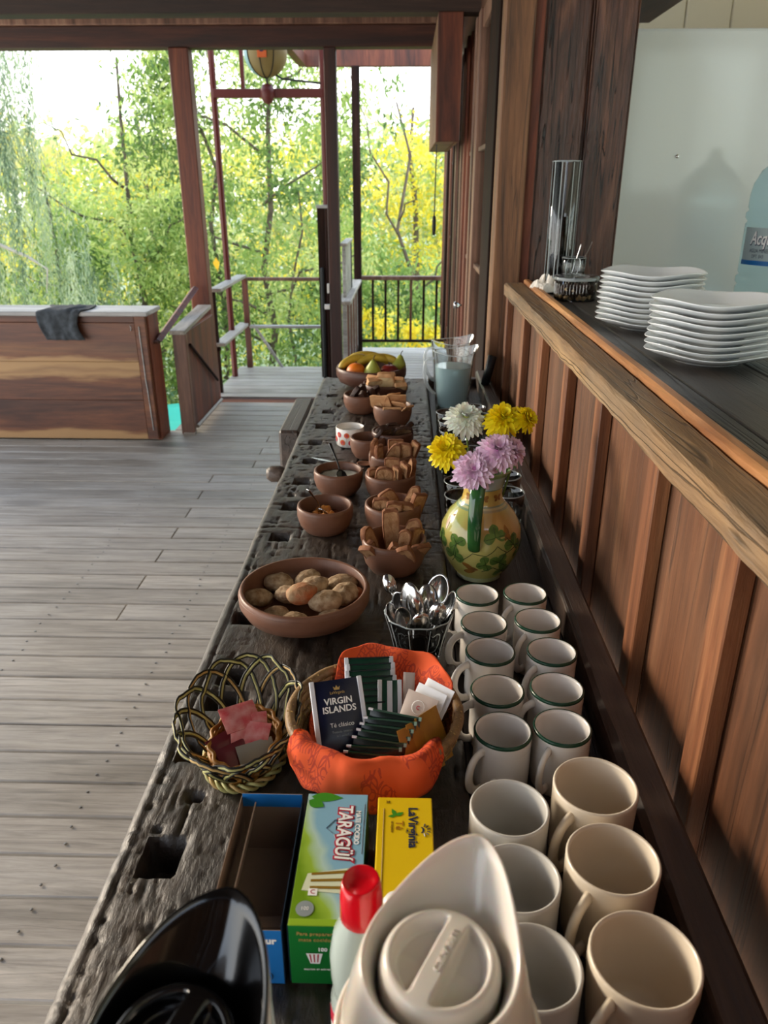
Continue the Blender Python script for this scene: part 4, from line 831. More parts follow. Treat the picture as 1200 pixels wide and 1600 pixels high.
# ================================================================ VASE AND FLOWERS
va = empty('flower_vase', (.157, 1.430, .875), 'yellow glazed ceramic pitcher painted with green clover vines, green handle', 'vase')
VP = [(0, .0), (.040, .0), (.047, .004), (.046, .010), (.062, .030), (.076, .058), (.082, .088), (.079, .116), (.066, .142), (.050, .160), (.0405, .172), (.0385, .186), (.039, .202), (.043, .218), (.052, .232), (.0555, .2365), (.0545, .239), (.050, .236), (.041, .219), (.036, .202), (.0355, .186), (.037, .17), (.06, .135), (.0, .12)]
def vr(z):
    for (a, b_), (c, d_) in zip(VP[1:15], VP[2:16]):
        if b_ <= z <= d_: return a+(c-a)*(z-b_)/(d_-b_)
    return .05
zb = [(0, .0), (.012, .012), (.012, .168), (.168, .206), (.206, .24)]
def vasemat():
    m, n, p = base('vase_glaze'); N = n.nodes.new; L = n.links.new; t = N('ShaderNodeTexCoord'); s = N('ShaderNodeSeparateXYZ'); L(t.outputs['Object'], s.inputs[0])
    mr = N('ShaderNodeMath'); mr.operation = 'DIVIDE'; mr.inputs[1].default_value = .24; L(s.outputs[2], mr.inputs[0])
    r = N('ShaderNodeValToRGB'); cr = r.color_ramp; cr.interpolation = 'CONSTANT'
    cr.elements[0].position = 0; cr.elements[0].color = hexc('B9BFA8'); cr.elements[1].position = .055; cr.elements[1].color = hexc('B2A862')
    for q_, h in ((.66, '6E8A80'), (.672, 'BDBB98'), (.69, '6E8A80'), (.70, 'BFA052'), (.825, '6E8A80'), (.835, 'AFC0C2'), (.945, '7C9A70')): e = cr.elements.new(q_); e.color = hexc(h)
    L(mr.outputs[0], r.inputs[0]); z = N('ShaderNodeTexNoise'); z.inputs['Scale'].default_value = 14; L(t.outputs['Object'], z.inputs[0])
    zr = N('ShaderNodeMapRange'); zr.inputs[1].default_value = .4; zr.inputs[2].default_value = .7; zr.inputs[4].default_value = .8; L(z.outputs[0], zr.inputs[0])
    mx = N('ShaderNodeMix'); mx.data_type = 'RGBA'; mx.inputs[7].default_value = hexc('848E48'); L(zr.outputs[0], mx.inputs[0]); L(r.outputs[0], mx.inputs[6])
    z2 = N('ShaderNodeTexNoise'); z2.inputs['Scale'].default_value = 9; z2.inputs['Detail'].default_value = 0; ofs = N('ShaderNodeVectorMath'); ofs.inputs[1].default_value = (3, 1, 7); L(t.outputs['Object'], ofs.inputs[0]); L(ofs.outputs[0], z2.inputs[0])
    z3 = N('ShaderNodeMapRange'); z3.inputs[1].default_value = .60; z3.inputs[2].default_value = .72; z3.inputs[4].default_value = .6; L(z2.outputs[0], z3.inputs[0])
    m2 = N('ShaderNodeMix'); m2.data_type = 'RGBA'; m2.inputs[7].default_value = hexc('B8783C'); L(z3.outputs[0], m2.inputs[0]); L(mx.outputs[2], m2.inputs[6])
    L(m2.outputs[2], p.inputs['Base Color']); p.inputs['Roughness'].default_value = .12; p.inputs['Coat Weight'].default_value = .4; return m
B().lathe(VP, 72).build('body', vasemat(), va, smooth=True)
M['vg'] = plain('painted_leaf', '3E5826', .2, h2='5F7A38', vs=60); M['vd'] = plain('painted_outline', '2E4020', .25); M['vo'] = plain('painted_petal', '9A6A2C', .25, h2='6A4A2A', vs=50); M['vh'] = plain('green_handle_glaze', '1A462A', .10, coat=.4, h2='335E2C', vs=25)
def vpt(a, z, o_=.0006): r = vr(z)+o_; return (r*math.cos(a), r*math.sin(a), z)
def leafdec(b, a, z, L_, W_, th, n=10):
    """a painted leaf wrapped on the vase: base at (a, z), pointing along th"""
    r = vr(z); vs = []
    for i in range(n+1):
        t = i/n; w2 = W_/2*math.sin(math.pi*t**1.25)**.7
        for s in (-1, 0, 1):
            dx = L_*t*math.cos(th)-s*w2*math.sin(th); dz = L_*t*math.sin(th)+s*w2*math.cos(th); vs.append(vpt(a+dx/r, z+dz, .0007))
    b.add(vs, [(3*i+k, 3*i+k+1, 3*i+k+4, 3*i+k+3) for i in range(n) for k in (0, 1)])
bl_, bd_, bo_ = B(), B(), B()
def clover(a, z, s, th):
    for k in (-92, 0, 92): leafdec(bl_, a+R(0), z, s*1.02, s*.92, th+R(k))
    for k in (-92, 0, 92):
        r = vr(z); bd_.tube([vpt(a+(s*.8*t*math.cos(th+R(k)))/r, z+s*.8*t*math.sin(th+R(k)), .001) for t in (0, .5, 1)], .0005, 4)
def vine(pts):
    P = []; 
    for i in range(len(pts)-1):
        for k in range(6):
            t = k/6; P.append((pts[i][0]*(1-t)+pts[i+1][0]*t, pts[i][1]*(1-t)+pts[i+1][1]*t))
    P.append(pts[-1]); bd_.tube([vpt(R(a)+.03*math.sin(i*.5), z) for i, (a, z) in enumerate(P)], .0007, 5)
F0 = -96   # the side turned to the viewer
for (da, z, s, th) in [(22, .118, .024, 100), (-34, .098, .022, 130), (-40, .070, .024, 80), (30, .062, .022, 60), (10, .060, .020, 200), (52, .096, .024, 80), (-70, .09, .024, 90), (44, .034, .020, 100), (75, .07, .026, 90), (110, .10, .026, 80), (150, .08, .026, 80), (190, .10, .026, 90), (230, .07, .026, 80)]: clover(R(F0+da), z, s, R(th))
for (da, z, th) in [(-5, .040, 190), (0, .044, 170), (-8, .046, 150), (36, .108, 60), (42, .112, 95), (48, .108, 130), (-66, .126, 60), (-60, .116, 110), (60, .060, 70)]: leafdec(bo_, R(F0+da), z, .026, .011, R(th))
vine([(F0-30, .060), (F0-10, .085), (F0+10, .080), (F0+24, .100), (F0+40, .085), (F0+30, .064)]); vine([(F0-45, .055), (F0-36, .075), (F0-34, .098)]); vine([(F0+5, .040), (F0+22, .050), (F0+44, .036)]); vine([(F0+38, .115), (F0+55, .090), (F0+30, .075)])
for k in range(7): 
    a = R(F0-62+k*22)
    if k % 2: leafdec(bo_, a, .182, .012, .008, R(40)); leafdec(bo_, a, .182, .012, .008, R(140)); leafdec(bo_, a, .184, .010, .006, R(-40)); leafdec(bo_, a, .184, .010, .006, R(220))
bl_.build('clover_painting', M['vg'], va, smooth=True, kind='stuff'); bd_.build('vine_painting', M['vd'], va, smooth=True, kind='stuff'); bo_.build('petal_painting', M['vo'], va, smooth=True, kind='stuff')
ha = R(F0-8); hp = []
for (d_, z) in ((.036, .212), (.050, .219), (.066, .218), (.078, .204), (.086, .175), (.0905, .145), (.090, .115), (.083, .094), (.074, .088)): hp.append((d_*math.cos(ha), d_*math.sin(ha), z))
B().tube(hp, [.0065, .007, .0070, .0070, .0068, .0066, .0062, .006, .0065], 14, sq=2.1, up=(-math.sin(ha), math.cos(ha), 0)).build('handle', M['vh'], va, smooth=True, sub=1)
# chrysanthemums
def bloom(loc, r, tilt, az_, m, mc, label, seed, npet=3, stem_to=(.157, 1.430, 1.02), cup=.5):
    o = empty('chrysanthemum', loc, label, 'flower', 'chrysanthemums in the vase'); q = random.Random(seed)
    b = B(); mx = Matrix.Rotation(R(az_), 4, 'Z') @ Matrix.Rotation(R(tilt), 4, 'X')
    for ring in range(npet+3):
        f = 1-ring/(npet+3.4); n = int(9+15*f); el_ = R(-14+ring*15+q.uniform(-4, 4))
        for i in range(n):
            a = 2*math.pi*(i+.5*(ring % 2))/n+q.uniform(-.12, .12); L_ = r*(.35+.65*f)*q.uniform(.85, 1.08); w_ = r*.105*q.uniform(.9, 1.2)*(1.0 if L_ > r*.5 else .8); e_ = el_+q.uniform(-.14, .14)
            vs = []; nn = 6
            for k in range(nn+1):
                t = k/nn; wd2 = w_*(.35+.9*math.sin(math.pi*min(1, t*.82+.08)))*(1 if t < .93 else .65)
                dr_ = L_*t*math.cos(e_)+r*.03; zz = L_*t*math.sin(e_)-(.30 if ring < 3 else .1)*L_*t*t*cup+r*.04*ring
                for s in (-1, 0, 1): vs.append((dr_*math.cos(a)-s*wd2*math.sin(a), dr_*math.sin(a)+s*wd2*math.cos(a), zz+abs(s)*w_*.45))
            b.add([tuple(mx @ Vector(v)) for v in vs], [(3*k+j_, 3*k+j_+1, 3*k+j_+4, 3*k+j_+3) for k in range(nn) for j_ in (0, 1)])
    b.build('petals', M[m], o, smooth=True)
    hc = B(); lump(hc, tuple(mx @ Vector((0, 0, r*.20))), r*.17, seed, sz=.8); hc.build('heart', M[mc], o, smooth=True)
    d0 = mx.to_3x3() @ Vector((0, 0, -1)); e_ = Vector(stem_to)-Vector(loc); P = []
    for k in range(9):
        t = k/8; P.append(d0*(.05*t*(1-t)*2) + e_*t)
    B().tube(P, .0019, 7).build('stem', M['gstem'], o, smooth=True)
    return o
bloom((.082, 1.430, 1.146), .040, 48, -12, 'pyel', 'pyel', 'bright yellow chrysanthemum drooping at the left of the vase', 1, stem_to=(.150, 1.425, 1.03))
bloom((.120, 1.475, 1.196), .043, 30, 10, 'pwhi', 'plem', 'white chrysanthemum at the back of the vase', 2)
bloom((.192, 1.455, 1.202), .040, 38, 5, 'pyel', 'pyel', 'larger yellow chrysanthemum at top right of the vase', 3)
bloom((.234, 1.450, 1.204), .031, 52, 50, 'pyel', 'pyel', 'smaller yellow chrysanthemum turned away at far right', 4)
bloom((.133, 1.385, 1.120), .044, 52, -4, 'ppin', 'pmag', 'pale pink chrysanthemum hanging over the front rim of the vase', 5, stem_to=(.155, 1.425, 1.05))
bloom((.178, 1.400, 1.155), .041, 40, 8, 'ppin', 'pmag', 'fullest pink chrysanthemum in the centre of the bunch', 6)
bloom((.208, 1.415, 1.150), .034, 50, 55, 'ppin', 'pmag', 'pink chrysanthemum partly behind the fullest pink one', 7)
gl_ = leafmat('vase_leaf', ('4E6E3A', '6E8E4A'), .3)
o = leaves('vase_leaves', np.array([(.175, 1.425, 1.125), (.182, 1.43, 1.12), (.165, 1.44, 1.125), (.19, 1.42, 1.118), (.15, 1.41, 1.12), (.17, 1.41, 1.12)]), .035, .014, gl_, None, -.2, kind=None); tag(o, 'small green leaves between the flower stems at the vase mouth', 'leaves')
for k in range(3): tag(B().tube([(.18+k*.008, 1.42+k*.004, 1.05), (.192+k*.009, 1.42, 1.10+.01*k), (.20+k*.008, 1.418, 1.135)], .0022, 7).build('cut_stem', M['gstem'], smooth=True), ['leftmost','middle','rightmost'][k]+' bare pale green stem below the pink chrysanthemums', 'stem', 'bare stems in the vase')

# ================================================================ GLASSES AND PITCHERS IN THE TRAY
def tumbler(x, y, r, h, label, z=.875, group='clear glass tumblers in the tool tray'):
    o = empty('glass_tumbler', (x, y, z), label, 'glass', group); t = .0022
    B().lathe([(0, 0), (r*.74, 0), (r*.78, .003), (r*.97, h*.7), (r, h), (r-t*.5, h+.001), (r-t, h), (r*.97-t, h*.7), (r*.76-t, .010), (0, .010)], 32).build('body', M['glass'], o, smooth=True)
    B().lathe([(r, h-.001), (r+.0006, h+.0006), (r-.001, h+.0016), (r-t, h-.0002)], 32).build('rim', M['rimg'], o, smooth=True)
    wr = B()
    for k in range(14): a = 2*math.pi*k/14; wr.tube([(r*.80*math.cos(a), r*.80*math.sin(a), .008), (r*.92*math.cos(a), r*.92*math.sin(a), h*.45)], .0012, 4)
    wr.build('flutes', M['glass'], o, smooth=True)
    return o
M['rimg'] = plain('glass_edge_streak', 'D8E2E4', .08, alpha=.35, spec=.9)  # pale glass edges; also colours the painted reflection streaks
TL = [(.135, 2.30, 'glass tumbler nearest the pitchers, left column'), (.138, 2.205, 'second tumbler from the pitchers, left column'), (.137, 2.11, 'third tumbler from the pitchers, left column'), (.137, 2.015, 'fourth tumbler from the pitchers, left column'),
      (.133, 1.70, 'tumbler below the drooping yellow flower, left of the vase'), (.13, 1.61, 'tumbler directly left behind the vase belly'), (.215, 2.36, 'tumbler beside the pitcher, right column'), (.222, 2.26, 'second tumbler of the right column behind the white flower'),
      (.215, 2.16, 'third tumbler of the right column behind the yellow flowers'), (.175, 1.93, 'tumbler seen between the white and pink flowers'), (.242, 1.74, 'tumbler at right behind the vase neck, near the tray rail'), (.235, 1.63, 'tumbler hidden just behind the vase at its right')]
for k, (x, y, lab) in enumerate(TL): tumbler(x, y, .039, .105, lab)
def pitcher(x, y, label, level, turn):
    o = empty('glass_pitcher', (x, y, .875), label, 'pitcher', 'glass pitchers', rz=R(turn)); n = 48; rs = []
    prof = [(.056, 0), (.059, .006), (.066, .10), (.071, .17), (.076, .205)]
    def ring(r, z, sp):
        out_ = []
        for i in range(n):
            a = 2*math.pi*i/n; lip = math.exp(-((((a+math.pi) % (2*math.pi))-math.pi)/.35)**2)*sp
            out_.append(((r+.020*lip)*math.cos(a), (r+.006*lip)*math.sin(a), z+.012*lip+.005*math.cos(2*a)*sp))
        return out_
    rs = [ring(r, z, max(0, (z-.15)/.055)) for r, z in prof] + [ring(r-.003, z, max(0, (z-.15)/.055)) for r, z in prof[::-1]]
    b = B().rings([ring(.001, 0, 0)]+rs[:5], False, False); b.rings(rs[5:]+[ring(.001, .010, 0)], False, False)
    b.build('body', M['glass'], o, smooth=True)
    B().tube(ring(.0745, .206, 1), .0018, 6, closed=True).build('rim', M['rimg'], o, smooth=True)
    B().tube([(-.070, 0, .185), (-.098, 0, .188), (-.112, 0, .165), (-.108, 0, .11), (-.086, 0, .07), (-.062, 0, .055)], .007, 10, sq=.8, up=(0, 1, 0)).build('handle', M['rimg'], o, smooth=True, sub=1)
    if level: B().lathe([(0, .012), (.051, .012), (.060, .09), (.058+.010*(level-.09)/.1, level), (0, level)], 40).build('water', M['water'], o, smooth=True, auto=40)
    return o
pitcher(.170, 2.735, 'glass pitcher nearly full of water, in front of the other pitcher', .155, 20)
pitcher(.172, 2.935, 'glass pitcher standing behind the water-filled one at the bench end', .10, 25)
# ================================================================ COUNTER THINGS
def plate_mesh():
    n = 72; vs = []; fs = []
    prof = [(.0, .003), (.055, .003), (.062, .0045), (.080, .010), (.100, .0165), (.116, .0225), (.1195, .0240), (.1205, .0232), (.1185, .0212), (.100, .0125), (.078, .0055), (.064, .002), (.062, -.001), (.057, -.001), (.055, .001), (0, .001)]
    for r, z in prof:
        for i in range(n):
            a = 2*math.pi*i/n; f = 1+(.018*math.cos(4*a)*-1)*min(1, r/.1)**2; wv = .0030*math.cos(4*a+.9)*(max(0, r-.05)/.07)**2
            vs.append((r*f*math.cos(a), r*f*math.sin(a), z+wv))
    for j in range(len(prof)-1):
        for i in range(n): k = (i+1) % n; fs.append((j*n+i, (j+1)*n+i, (j+1)*n+k, j*n+k))
    return B().add(vs, [f[::-1] for f in fs])
pl0 = plate_mesh().build('dinner_plate', M['plate'], smooth=True)
def stack(x, y, n, nm, ot):
    for k in range(n):
        o = pl0 if (k == 0 and ot) else cp(pl0)
        o.location = (x+rnd.uniform(-.003, .003), y+rnd.uniform(-.003, .003), 1.301+k*.0122); o.rotation_euler = (0, 0, R(38+rnd.uniform(-3, 3)))
        pos = 'topmost wavy white plate' if k == n-1 else ('lowest wavy white plate' if k == 0 else 'wavy white plate %s from the bottom' % ('second third fourth fifth sixth seventh eighth ninth tenth'.split()[k-1]))
        tag(o, '%s of the %s stack' % (pos, nm), 'plate', 'plates in the %s stack' % nm)
stack(.600, 1.545, 9, 'nearer larger-looking', True); stack(.590, 1.935, 10, 'farther left', False)
jar = empty('glass_dish', (.515, 2.43, 1.30), 'low round ribbed glass dish with clear lid, holding dark granola', 'dish')
B().lathe([(0, 0), (.058, 0), (.062, .004), (.062, .052), (.066, .056), (.066, .060)], 48).build('bowl', M['thin'], jar, smooth=True)
B().lathe([(.066, .060), (.068, .064), (.067, .070), (.060, .072), (.03, .071), (0, .071)], 48).build('lid', M['thin'], jar, smooth=True); B().lathe([(.0665, .060), (.0685, .064), (.0665, .0705), (.0645, .069)], 48).build('lid_rim', M['rimg'], jar, smooth=True)
rb_ = B()
for k in range(40): a = 2*math.pi*k/40; rb_.tube([(.0625*math.cos(a), .0625*math.sin(a), .006), (.0625*math.cos(a), .0625*math.sin(a), .050)], .0011, 4)
rb_.build('ribs', M['thin'], jar, kind='stuff')
gb = B(); gb2 = B(); q = random.Random(5)
for k in range(260):
    a = q.uniform(0, 2*math.pi); rr_ = .054*math.sqrt(q.random()); z = q.uniform(.008, .040)
    lump(gb2 if z < .013 or k % 23 == 0 else gb, (rr_*math.cos(a), rr_*math.sin(a), z), q.uniform(.004, .0065), k, n=6, amp=.5)
o = gb.build('granola', [M['choc']], loc=(.515, 2.43, 1.30), smooth=True); tag(o, 'dark dried fruit and granola inside the round glass dish', 'granola', kind='stuff')
o = gb2.build('oat_flakes', [M['cheese']], loc=(.515, 2.43, 1.30), smooth=True); tag(o, 'pale oat flakes at the bottom of the round glass dish', 'oats', kind='stuff')
cv = empty('glass_cylinder', (.527, 2.80, 1.30), 'tall narrow clear glass cylinder standing against the weathered planks', 'glass vase')
B().lathe([(0, 0), (.046, 0), (.048, .003), (.048, .395), (.0465, .396), (.045, .395), (.044, .008), (0, .008)], 40).build('body', M['thin'], cv, smooth=True)
B().lathe([(.0485, .393), (.049, .396), (.0465, .398), (.045, .395)], 40).build('rim', M['rimg'], cv, smooth=True)
for a in (-172, -150, -118, -104, -72, -40, -8): B().box(-.0016, .0016, -.0006, .0006, .004, .392).build('flute', M['rimg'], cv, loc=(.0482*math.cos(R(a)), .0482*math.sin(R(a)), 0), rot=(0, 0, R(a+90)))  # pale strips paint reflection streaks onto the plain glass wall
sg = tumbler(.560, 2.71, .040, .10, 'short tumbler with stirring sticks in front of the tall glass cylinder', z=1.30, group=None)
for k, (dx, dy, ex) in enumerate([(.0, .0, .055), (-.01, .005, .020)]):
    tag(B().tube([(.560+dx, 2.71+dy, 1.312), (.560+ex, 2.71+dy, 1.45-.01*k)], .0018, 6).build('stirring_stick', M['steel']), ('shiny stirring stick slanting far right out of the short tumbler' if k == 0 else 'shiny stirring stick standing nearly upright in the short tumbler'), 'stick')
# crumpled paper napkin
vs = []; fs = []; n = 26
for j in range(n+1):
    for i in range(n+1):
        u, v = i/n-.5, j/n-.5; h = .028*abs(mn.noise(Vector((u*4, v*4, 3))))*2+.010*abs(mn.noise(Vector((u*11, v*11, 5)))); ed_ = max(0, 1-max(abs(u), abs(v))*2)
        vs.append((u*.085+.012*mn.noise(Vector((u*6, v*6, 8))), v*.12, h*min(1, ed_*5+.25)+.022*ed_))
for j in range(n):
    for i in range(n): q = j*(n+1)+i; fs.append((q, q+1, q+n+2, q+n+1))
o = B().add(vs, fs).build('paper_napkin', M['paper'], loc=(.468, 2.62, 1.305), rot=(0, 0, R(15))); tag(o, 'crumpled white paper napkin behind the glass granola dish', 'napkin')
ORD = 'first second third fourth fifth sixth seventh eighth ninth'.split()
# ================================================================ SPOON GLASS
gx, gy = .026, 1.055
sgl = empty('spoon_glass', (gx, gy, T), 'thick flared faceted glass full of steel spoons behind the tea basket', 'glass')
def fl(r, z, n=48): return [(r*(1+.025*math.cos(10*2*math.pi*i/n))*math.cos(2*math.pi*i/n), r*(1+.025*math.cos(10*2*math.pi*i/n))*math.sin(2*math.pi*i/n), z) for i in range(n)]
B().rings([fl(.001, 0), fl(.029, 0), fl(.032, .004), fl(.043, .06), fl(.0535, .10), fl(.0545, .102), fl(.0515, .101), fl(.040, .06), fl(.028, .012), fl(.001, .012)], False, False).build('body', M['thin'], sgl, smooth=True)
B().tube(fl(.053, .1015), .0013, 6, closed=True).build('rim', M['rimg'], sgl, smooth=True)
fb = B()
for k in range(10):
    a = 2*math.pi*k/10; fb.tube([(.0325*math.cos(a), .0325*math.sin(a), .004), (.044*math.cos(a), .044*math.sin(a), .06), (.0545*math.cos(a), .0545*math.sin(a), .098)], .0007, 5)
fb.build('flutes', M['rimg'], sgl, smooth=True)  # ridge lines in a pale colour, painting vertical highlights along the facets
SP = [(-.048, .040, 1.030, 28, 20, 200, .60, 'spoon standing edge-on, highest at the left back of the spoon glass'), (.030, .030, 1.025, 30, -8, -20, 1.0, 'shiny upright spoon with its hollow facing the viewer, right back of the glass'),
      (-.012, .012, 1.012, 52, 30, 150, 1.25, 'largest dark spoon arching across the middle of the glass'), (.046, .012, 1.008, 40, -30, -70, .9, 'spoon bowl leaning over the right rim of the glass'),
      (.028, -.010, 1.004, 40, -20, 170, .8, 'round-backed spoon at the front right inside the glass'), (-.042, -.004, 1.000, 50, 25, 60, .75, 'slim spoon at the left rim of the glass'), (-.026, -.016, 1.000, 46, 15, 20, .75, 'second slim spoon beside the left rim of the glass'),
      (.002, -.026, .996, 40, 8, 190, .9, 'spoon sloping down at the front centre of the glass'), (.012, .030, 1.008, 60, 0, 160, .9, 'spoon bowl half hidden at the back of the glass'), (-.030, .022, 1.002, 44, 20, -30, .8, 'spoon behind the slim spoons at the left')]
for (dx, dy, z, tl_, rl, az_, s, lab) in SP:
    s *= 1.12; o = spoon(M['steel'], .125, .0165*s, .0245*s, .006); top = Vector((gx+dx, gy+dy, z)); foot = Vector((gx+dx*.12, gy+dy*.12, T+.016))
    yv = (top-foot).normalized(); fc = Vector((math.sin(R(az_)), -math.cos(R(az_)), .3)); xv = yv.cross(fc).normalized(); zv = xv.cross(yv)
    m3 = Matrix((xv, yv, zv)).transposed(); o.matrix_world = Matrix.Translation(top) @ m3.to_4x4(); tag(o, lab, 'spoon', 'spoons in the glass')

# ================================================================ TEA BASKET WITH ORANGE NAPKIN
bxc, byc = -.036, .838
tb = empty('tea_basket', (bxc, byc, T), 'round coiled wicker basket lined with an orange napkin and holding tea bags', 'basket')
CO = [(.074, .007), (.084, .016), (.092, .026), (.098, .036), (.103, .046), (.107, .056), (.110, .066), (.112, .076)]
for k, (r, z) in enumerate(CO):
    B().tube([(r*math.cos(a), r*math.sin(a), z+.0006*math.sin(a*17)) for a in [2*math.pi*i/64 for i in range(64)]], .0062 if k < 7 else .0070, 8, closed=True).build('coil', M['wick4'], tb, smooth=True)
st_ = B()
for k, (r, z) in enumerate(CO):
    nb_ = 46
    for i in range(nb_):
        a = 2*math.pi*(i+.5*(k % 2))/nb_; st_.tube([((r+.0062*math.cos(p_))*math.cos(a+.02*p_), (r+.0062*math.cos(p_))*math.sin(a+.02*p_), z+.0066*math.sin(p_)) for p_ in [2*math.pi*j_/6 for j_ in range(6)]], .0009, 3, closed=True)
st_.build('binding', M['wick5'], tb, kind='stuff')
B().lathe([(0, .002), (.074, .002), (.074, .006), (0, .006)], 40).build('base', M['wick4'], tb, smooth=True)
def napmat():
    m, n, p = base('orange_napkin'); N = n.nodes.new; L = n.links.new; t = N('ShaderNodeTexCoord'); v = N('ShaderNodeTexVoronoi'); v.inputs['Scale'].default_value = 34; v.inputs['Randomness'].default_value = .75
    L(t.outputs['UV'], v.inputs[0]); s = N('ShaderNodeMath'); s.operation = 'MULTIPLY'; s.inputs[1].default_value = 34; L(v.outputs['Distance'], s.inputs[0]); s2 = N('ShaderNodeMath'); s2.operation = 'SINE'; L(s.outputs[0], s2.inputs[0])
    v2 = N('ShaderNodeTexVoronoi'); v2.feature = 'DISTANCE_TO_EDGE'; v2.inputs['Scale'].default_value = 60; L(t.outputs['UV'], v2.inputs[0]); l2 = N('ShaderNodeMath'); l2.operation = 'LESS_THAN'; l2.inputs[1].default_value = .045; L(v2.outputs[0], l2.inputs[0])
    g = N('ShaderNodeMath'); g.operation = 'GREATER_THAN'; g.inputs[1].default_value = .55; L(s2.outputs[0], g.inputs[0]); n3 = N('ShaderNodeTexNoise'); n3.inputs['Scale'].default_value = 9; L(t.outputs['UV'], n3.inputs[0]); gt = N('ShaderNodeMath'); gt.operation = 'GREATER_THAN'; gt.inputs[1].default_value = .46; L(n3.outputs[0], gt.inputs[0])
    mxx = N('ShaderNodeMath'); mxx.operation = 'MAXIMUM'; L(g.outputs[0], mxx.inputs[0]); L(l2.outputs[0], mxx.inputs[1]); ml = N('ShaderNodeMath'); ml.operation = 'MULTIPLY'; L(mxx.outputs[0], ml.inputs[0]); L(gt.outputs[0], ml.inputs[1])
    m7 = N('ShaderNodeMath'); m7.operation = 'MULTIPLY'; m7.inputs[1].default_value = .7; L(ml.outputs[0], m7.inputs[0])
    mx = N('ShaderNodeMix'); mx.data_type = 'RGBA'; mx.inputs[6].default_value = hexc('DE5420'); mx.inputs[7].default_value = hexc('A0281C'); L(m7.outputs[0], mx.inputs[0]); L(mx.outputs[2], p.inputs['Base Color'])
    p.inputs['Roughness'].default_value = .85; return m
na, nr = 120, 40; vs = []; fs = []; uv = []
def ext(a):
    """how far past the rim the napkin reaches in this direction"""
    d = math.degrees(a) % 360
    g = lambda c, w: math.exp(-(((d-c+180) % 360-180)/w)**4)
    return -.034 + .086*g(70, 56) + .100*math.exp(-(abs((d-265+180) % 360-180)/56)**9) + .008*math.sin(a*7)
for j in range(nr+1):
    for i in range(na+1):
        a = 2*math.pi*i/na; E_ = ext(a); s = j/nr*(.155+E_); back = math.sin(a) > 0
        fold = .0035*math.sin(a*9+s*30)+.003*mn.noise(Vector((math.cos(a)*4, math.sin(a)*4, s*30)))
        if s < .070: r = s; z = .012
        elif s < .155: t = (s-.070)/.085; r = .070+.030*t; z = .012+.068*t
        else:
            t = s-.155
            if back: r = .100+.020*math.sin(min(1, t/.05)*1.7); z = .080+.020*math.sin(min(1, t/.05)*2.2)
            else: r = .100+.021*min(1, t/.020)+.10*max(0, t-.02); z = .080+.008*math.sin(min(1, t/.022)*math.pi) - max(0, t-.016)*1.0; fold = fold*1.0+.0045*abs(math.sin(a*5.5+1))*min(1, t/.02)
        r += fold*(.4+s*5)*.7; z += abs(fold)*.4
        vs.append((r*math.cos(a), r*math.sin(a), z)); uv.append((s*math.cos(a), s*math.sin(a)))
for j in range(nr):
    for i in range(na): q = j*(na+1)+i; fs.append((q, q+1, q+na+2, q+na+1))
M['nap'] = napmat(); o = B().add(vs, fs).build('napkin', M['nap'], smooth=True, loc=(bxc, byc, T))
ul = o.data.uv_layers.new(name='UVMap'); li = np.empty(len(o.data.loops), dtype=np.int32); o.data.loops.foreach_get('vertex_index', li); ul.data.foreach_set('uv', np.array(uv, dtype=np.float32)[li].reshape(-1))
so = o.modifiers.new('s', 'SOLIDIFY'); so.thickness = .0012; tag(o, 'bright orange cloth napkin with dark red printed swirls inside the tea basket', 'napkin')
def packet(c, tilt, az_, m, label, group, w_=.060, h_=.070, t_=.0035, roll=0, band=True, bm_='twhite', name='tea_packet', top=False, bulge=.002, cat='tea packet'):
    """a flat sachet; lies in its x-y plane, tilted up about x, turned about z"""
    o = empty(name, (bxc+c[0], byc+c[1], T+c[2]), label, cat, group)
    o.rotation_euler = (Matrix.Rotation(R(az_), 3, 'Z') @ Matrix.Rotation(R(tilt), 3, 'X') @ Matrix.Rotation(R(roll), 3, 'Z')).to_euler()
    vs = []; fs = []; n, m_ = 8, 8
    for s in (1, -1):
        for j in range(m_+1):
            for i in range(n+1):
                u, v = i/n*2-1, j/m_*2-1; b_ = (1-u**4)*(1-v**4); vs.append((u*w_/2, v*h_/2, s*(t_/2*.3+ (t_/2+bulge)*b_*.7)+.0006*mn.noise(Vector((u*3+c[0]*90, v*3, c[1]*90)))))
    N_ = (n+1)*(m_+1)
    for j in range(m_):
        for i in range(n): q = j*(n+1)+i; fs.append((q, q+1, q+n+2, q+n+1)); fs.append((N_+q+n+1, N_+q+n+2, N_+q+1, N_+q))
    ring = [i for i in range(n+1)] + [j*(n+1)+n for j in range(1, m_+1)] + [m_*(n+1)+i for i in range(n-1, -1, -1)] + [j*(n+1) for j in range(m_-1, 0, -1)]
    for k in range(len(ring)): a, b_ = ring[k], ring[(k+1) % len(ring)]; fs.append((a, N_+a, N_+b_, b_))
    B().add(vs, fs).build('sachet', M[m], o, smooth=True, auto=40)
    if band:
        for s in (-1, 1):
            B().box(s*w_/2-(.0045 if s > 0 else .0015), s*w_/2+(.0015 if s > 0 else .0045), -h_/2-.0006, h_/2+.0006, -t_/2-.0005, t_/2+.0012).build('paper_edge', M[bm_], o, bevel=.0008)
    return o
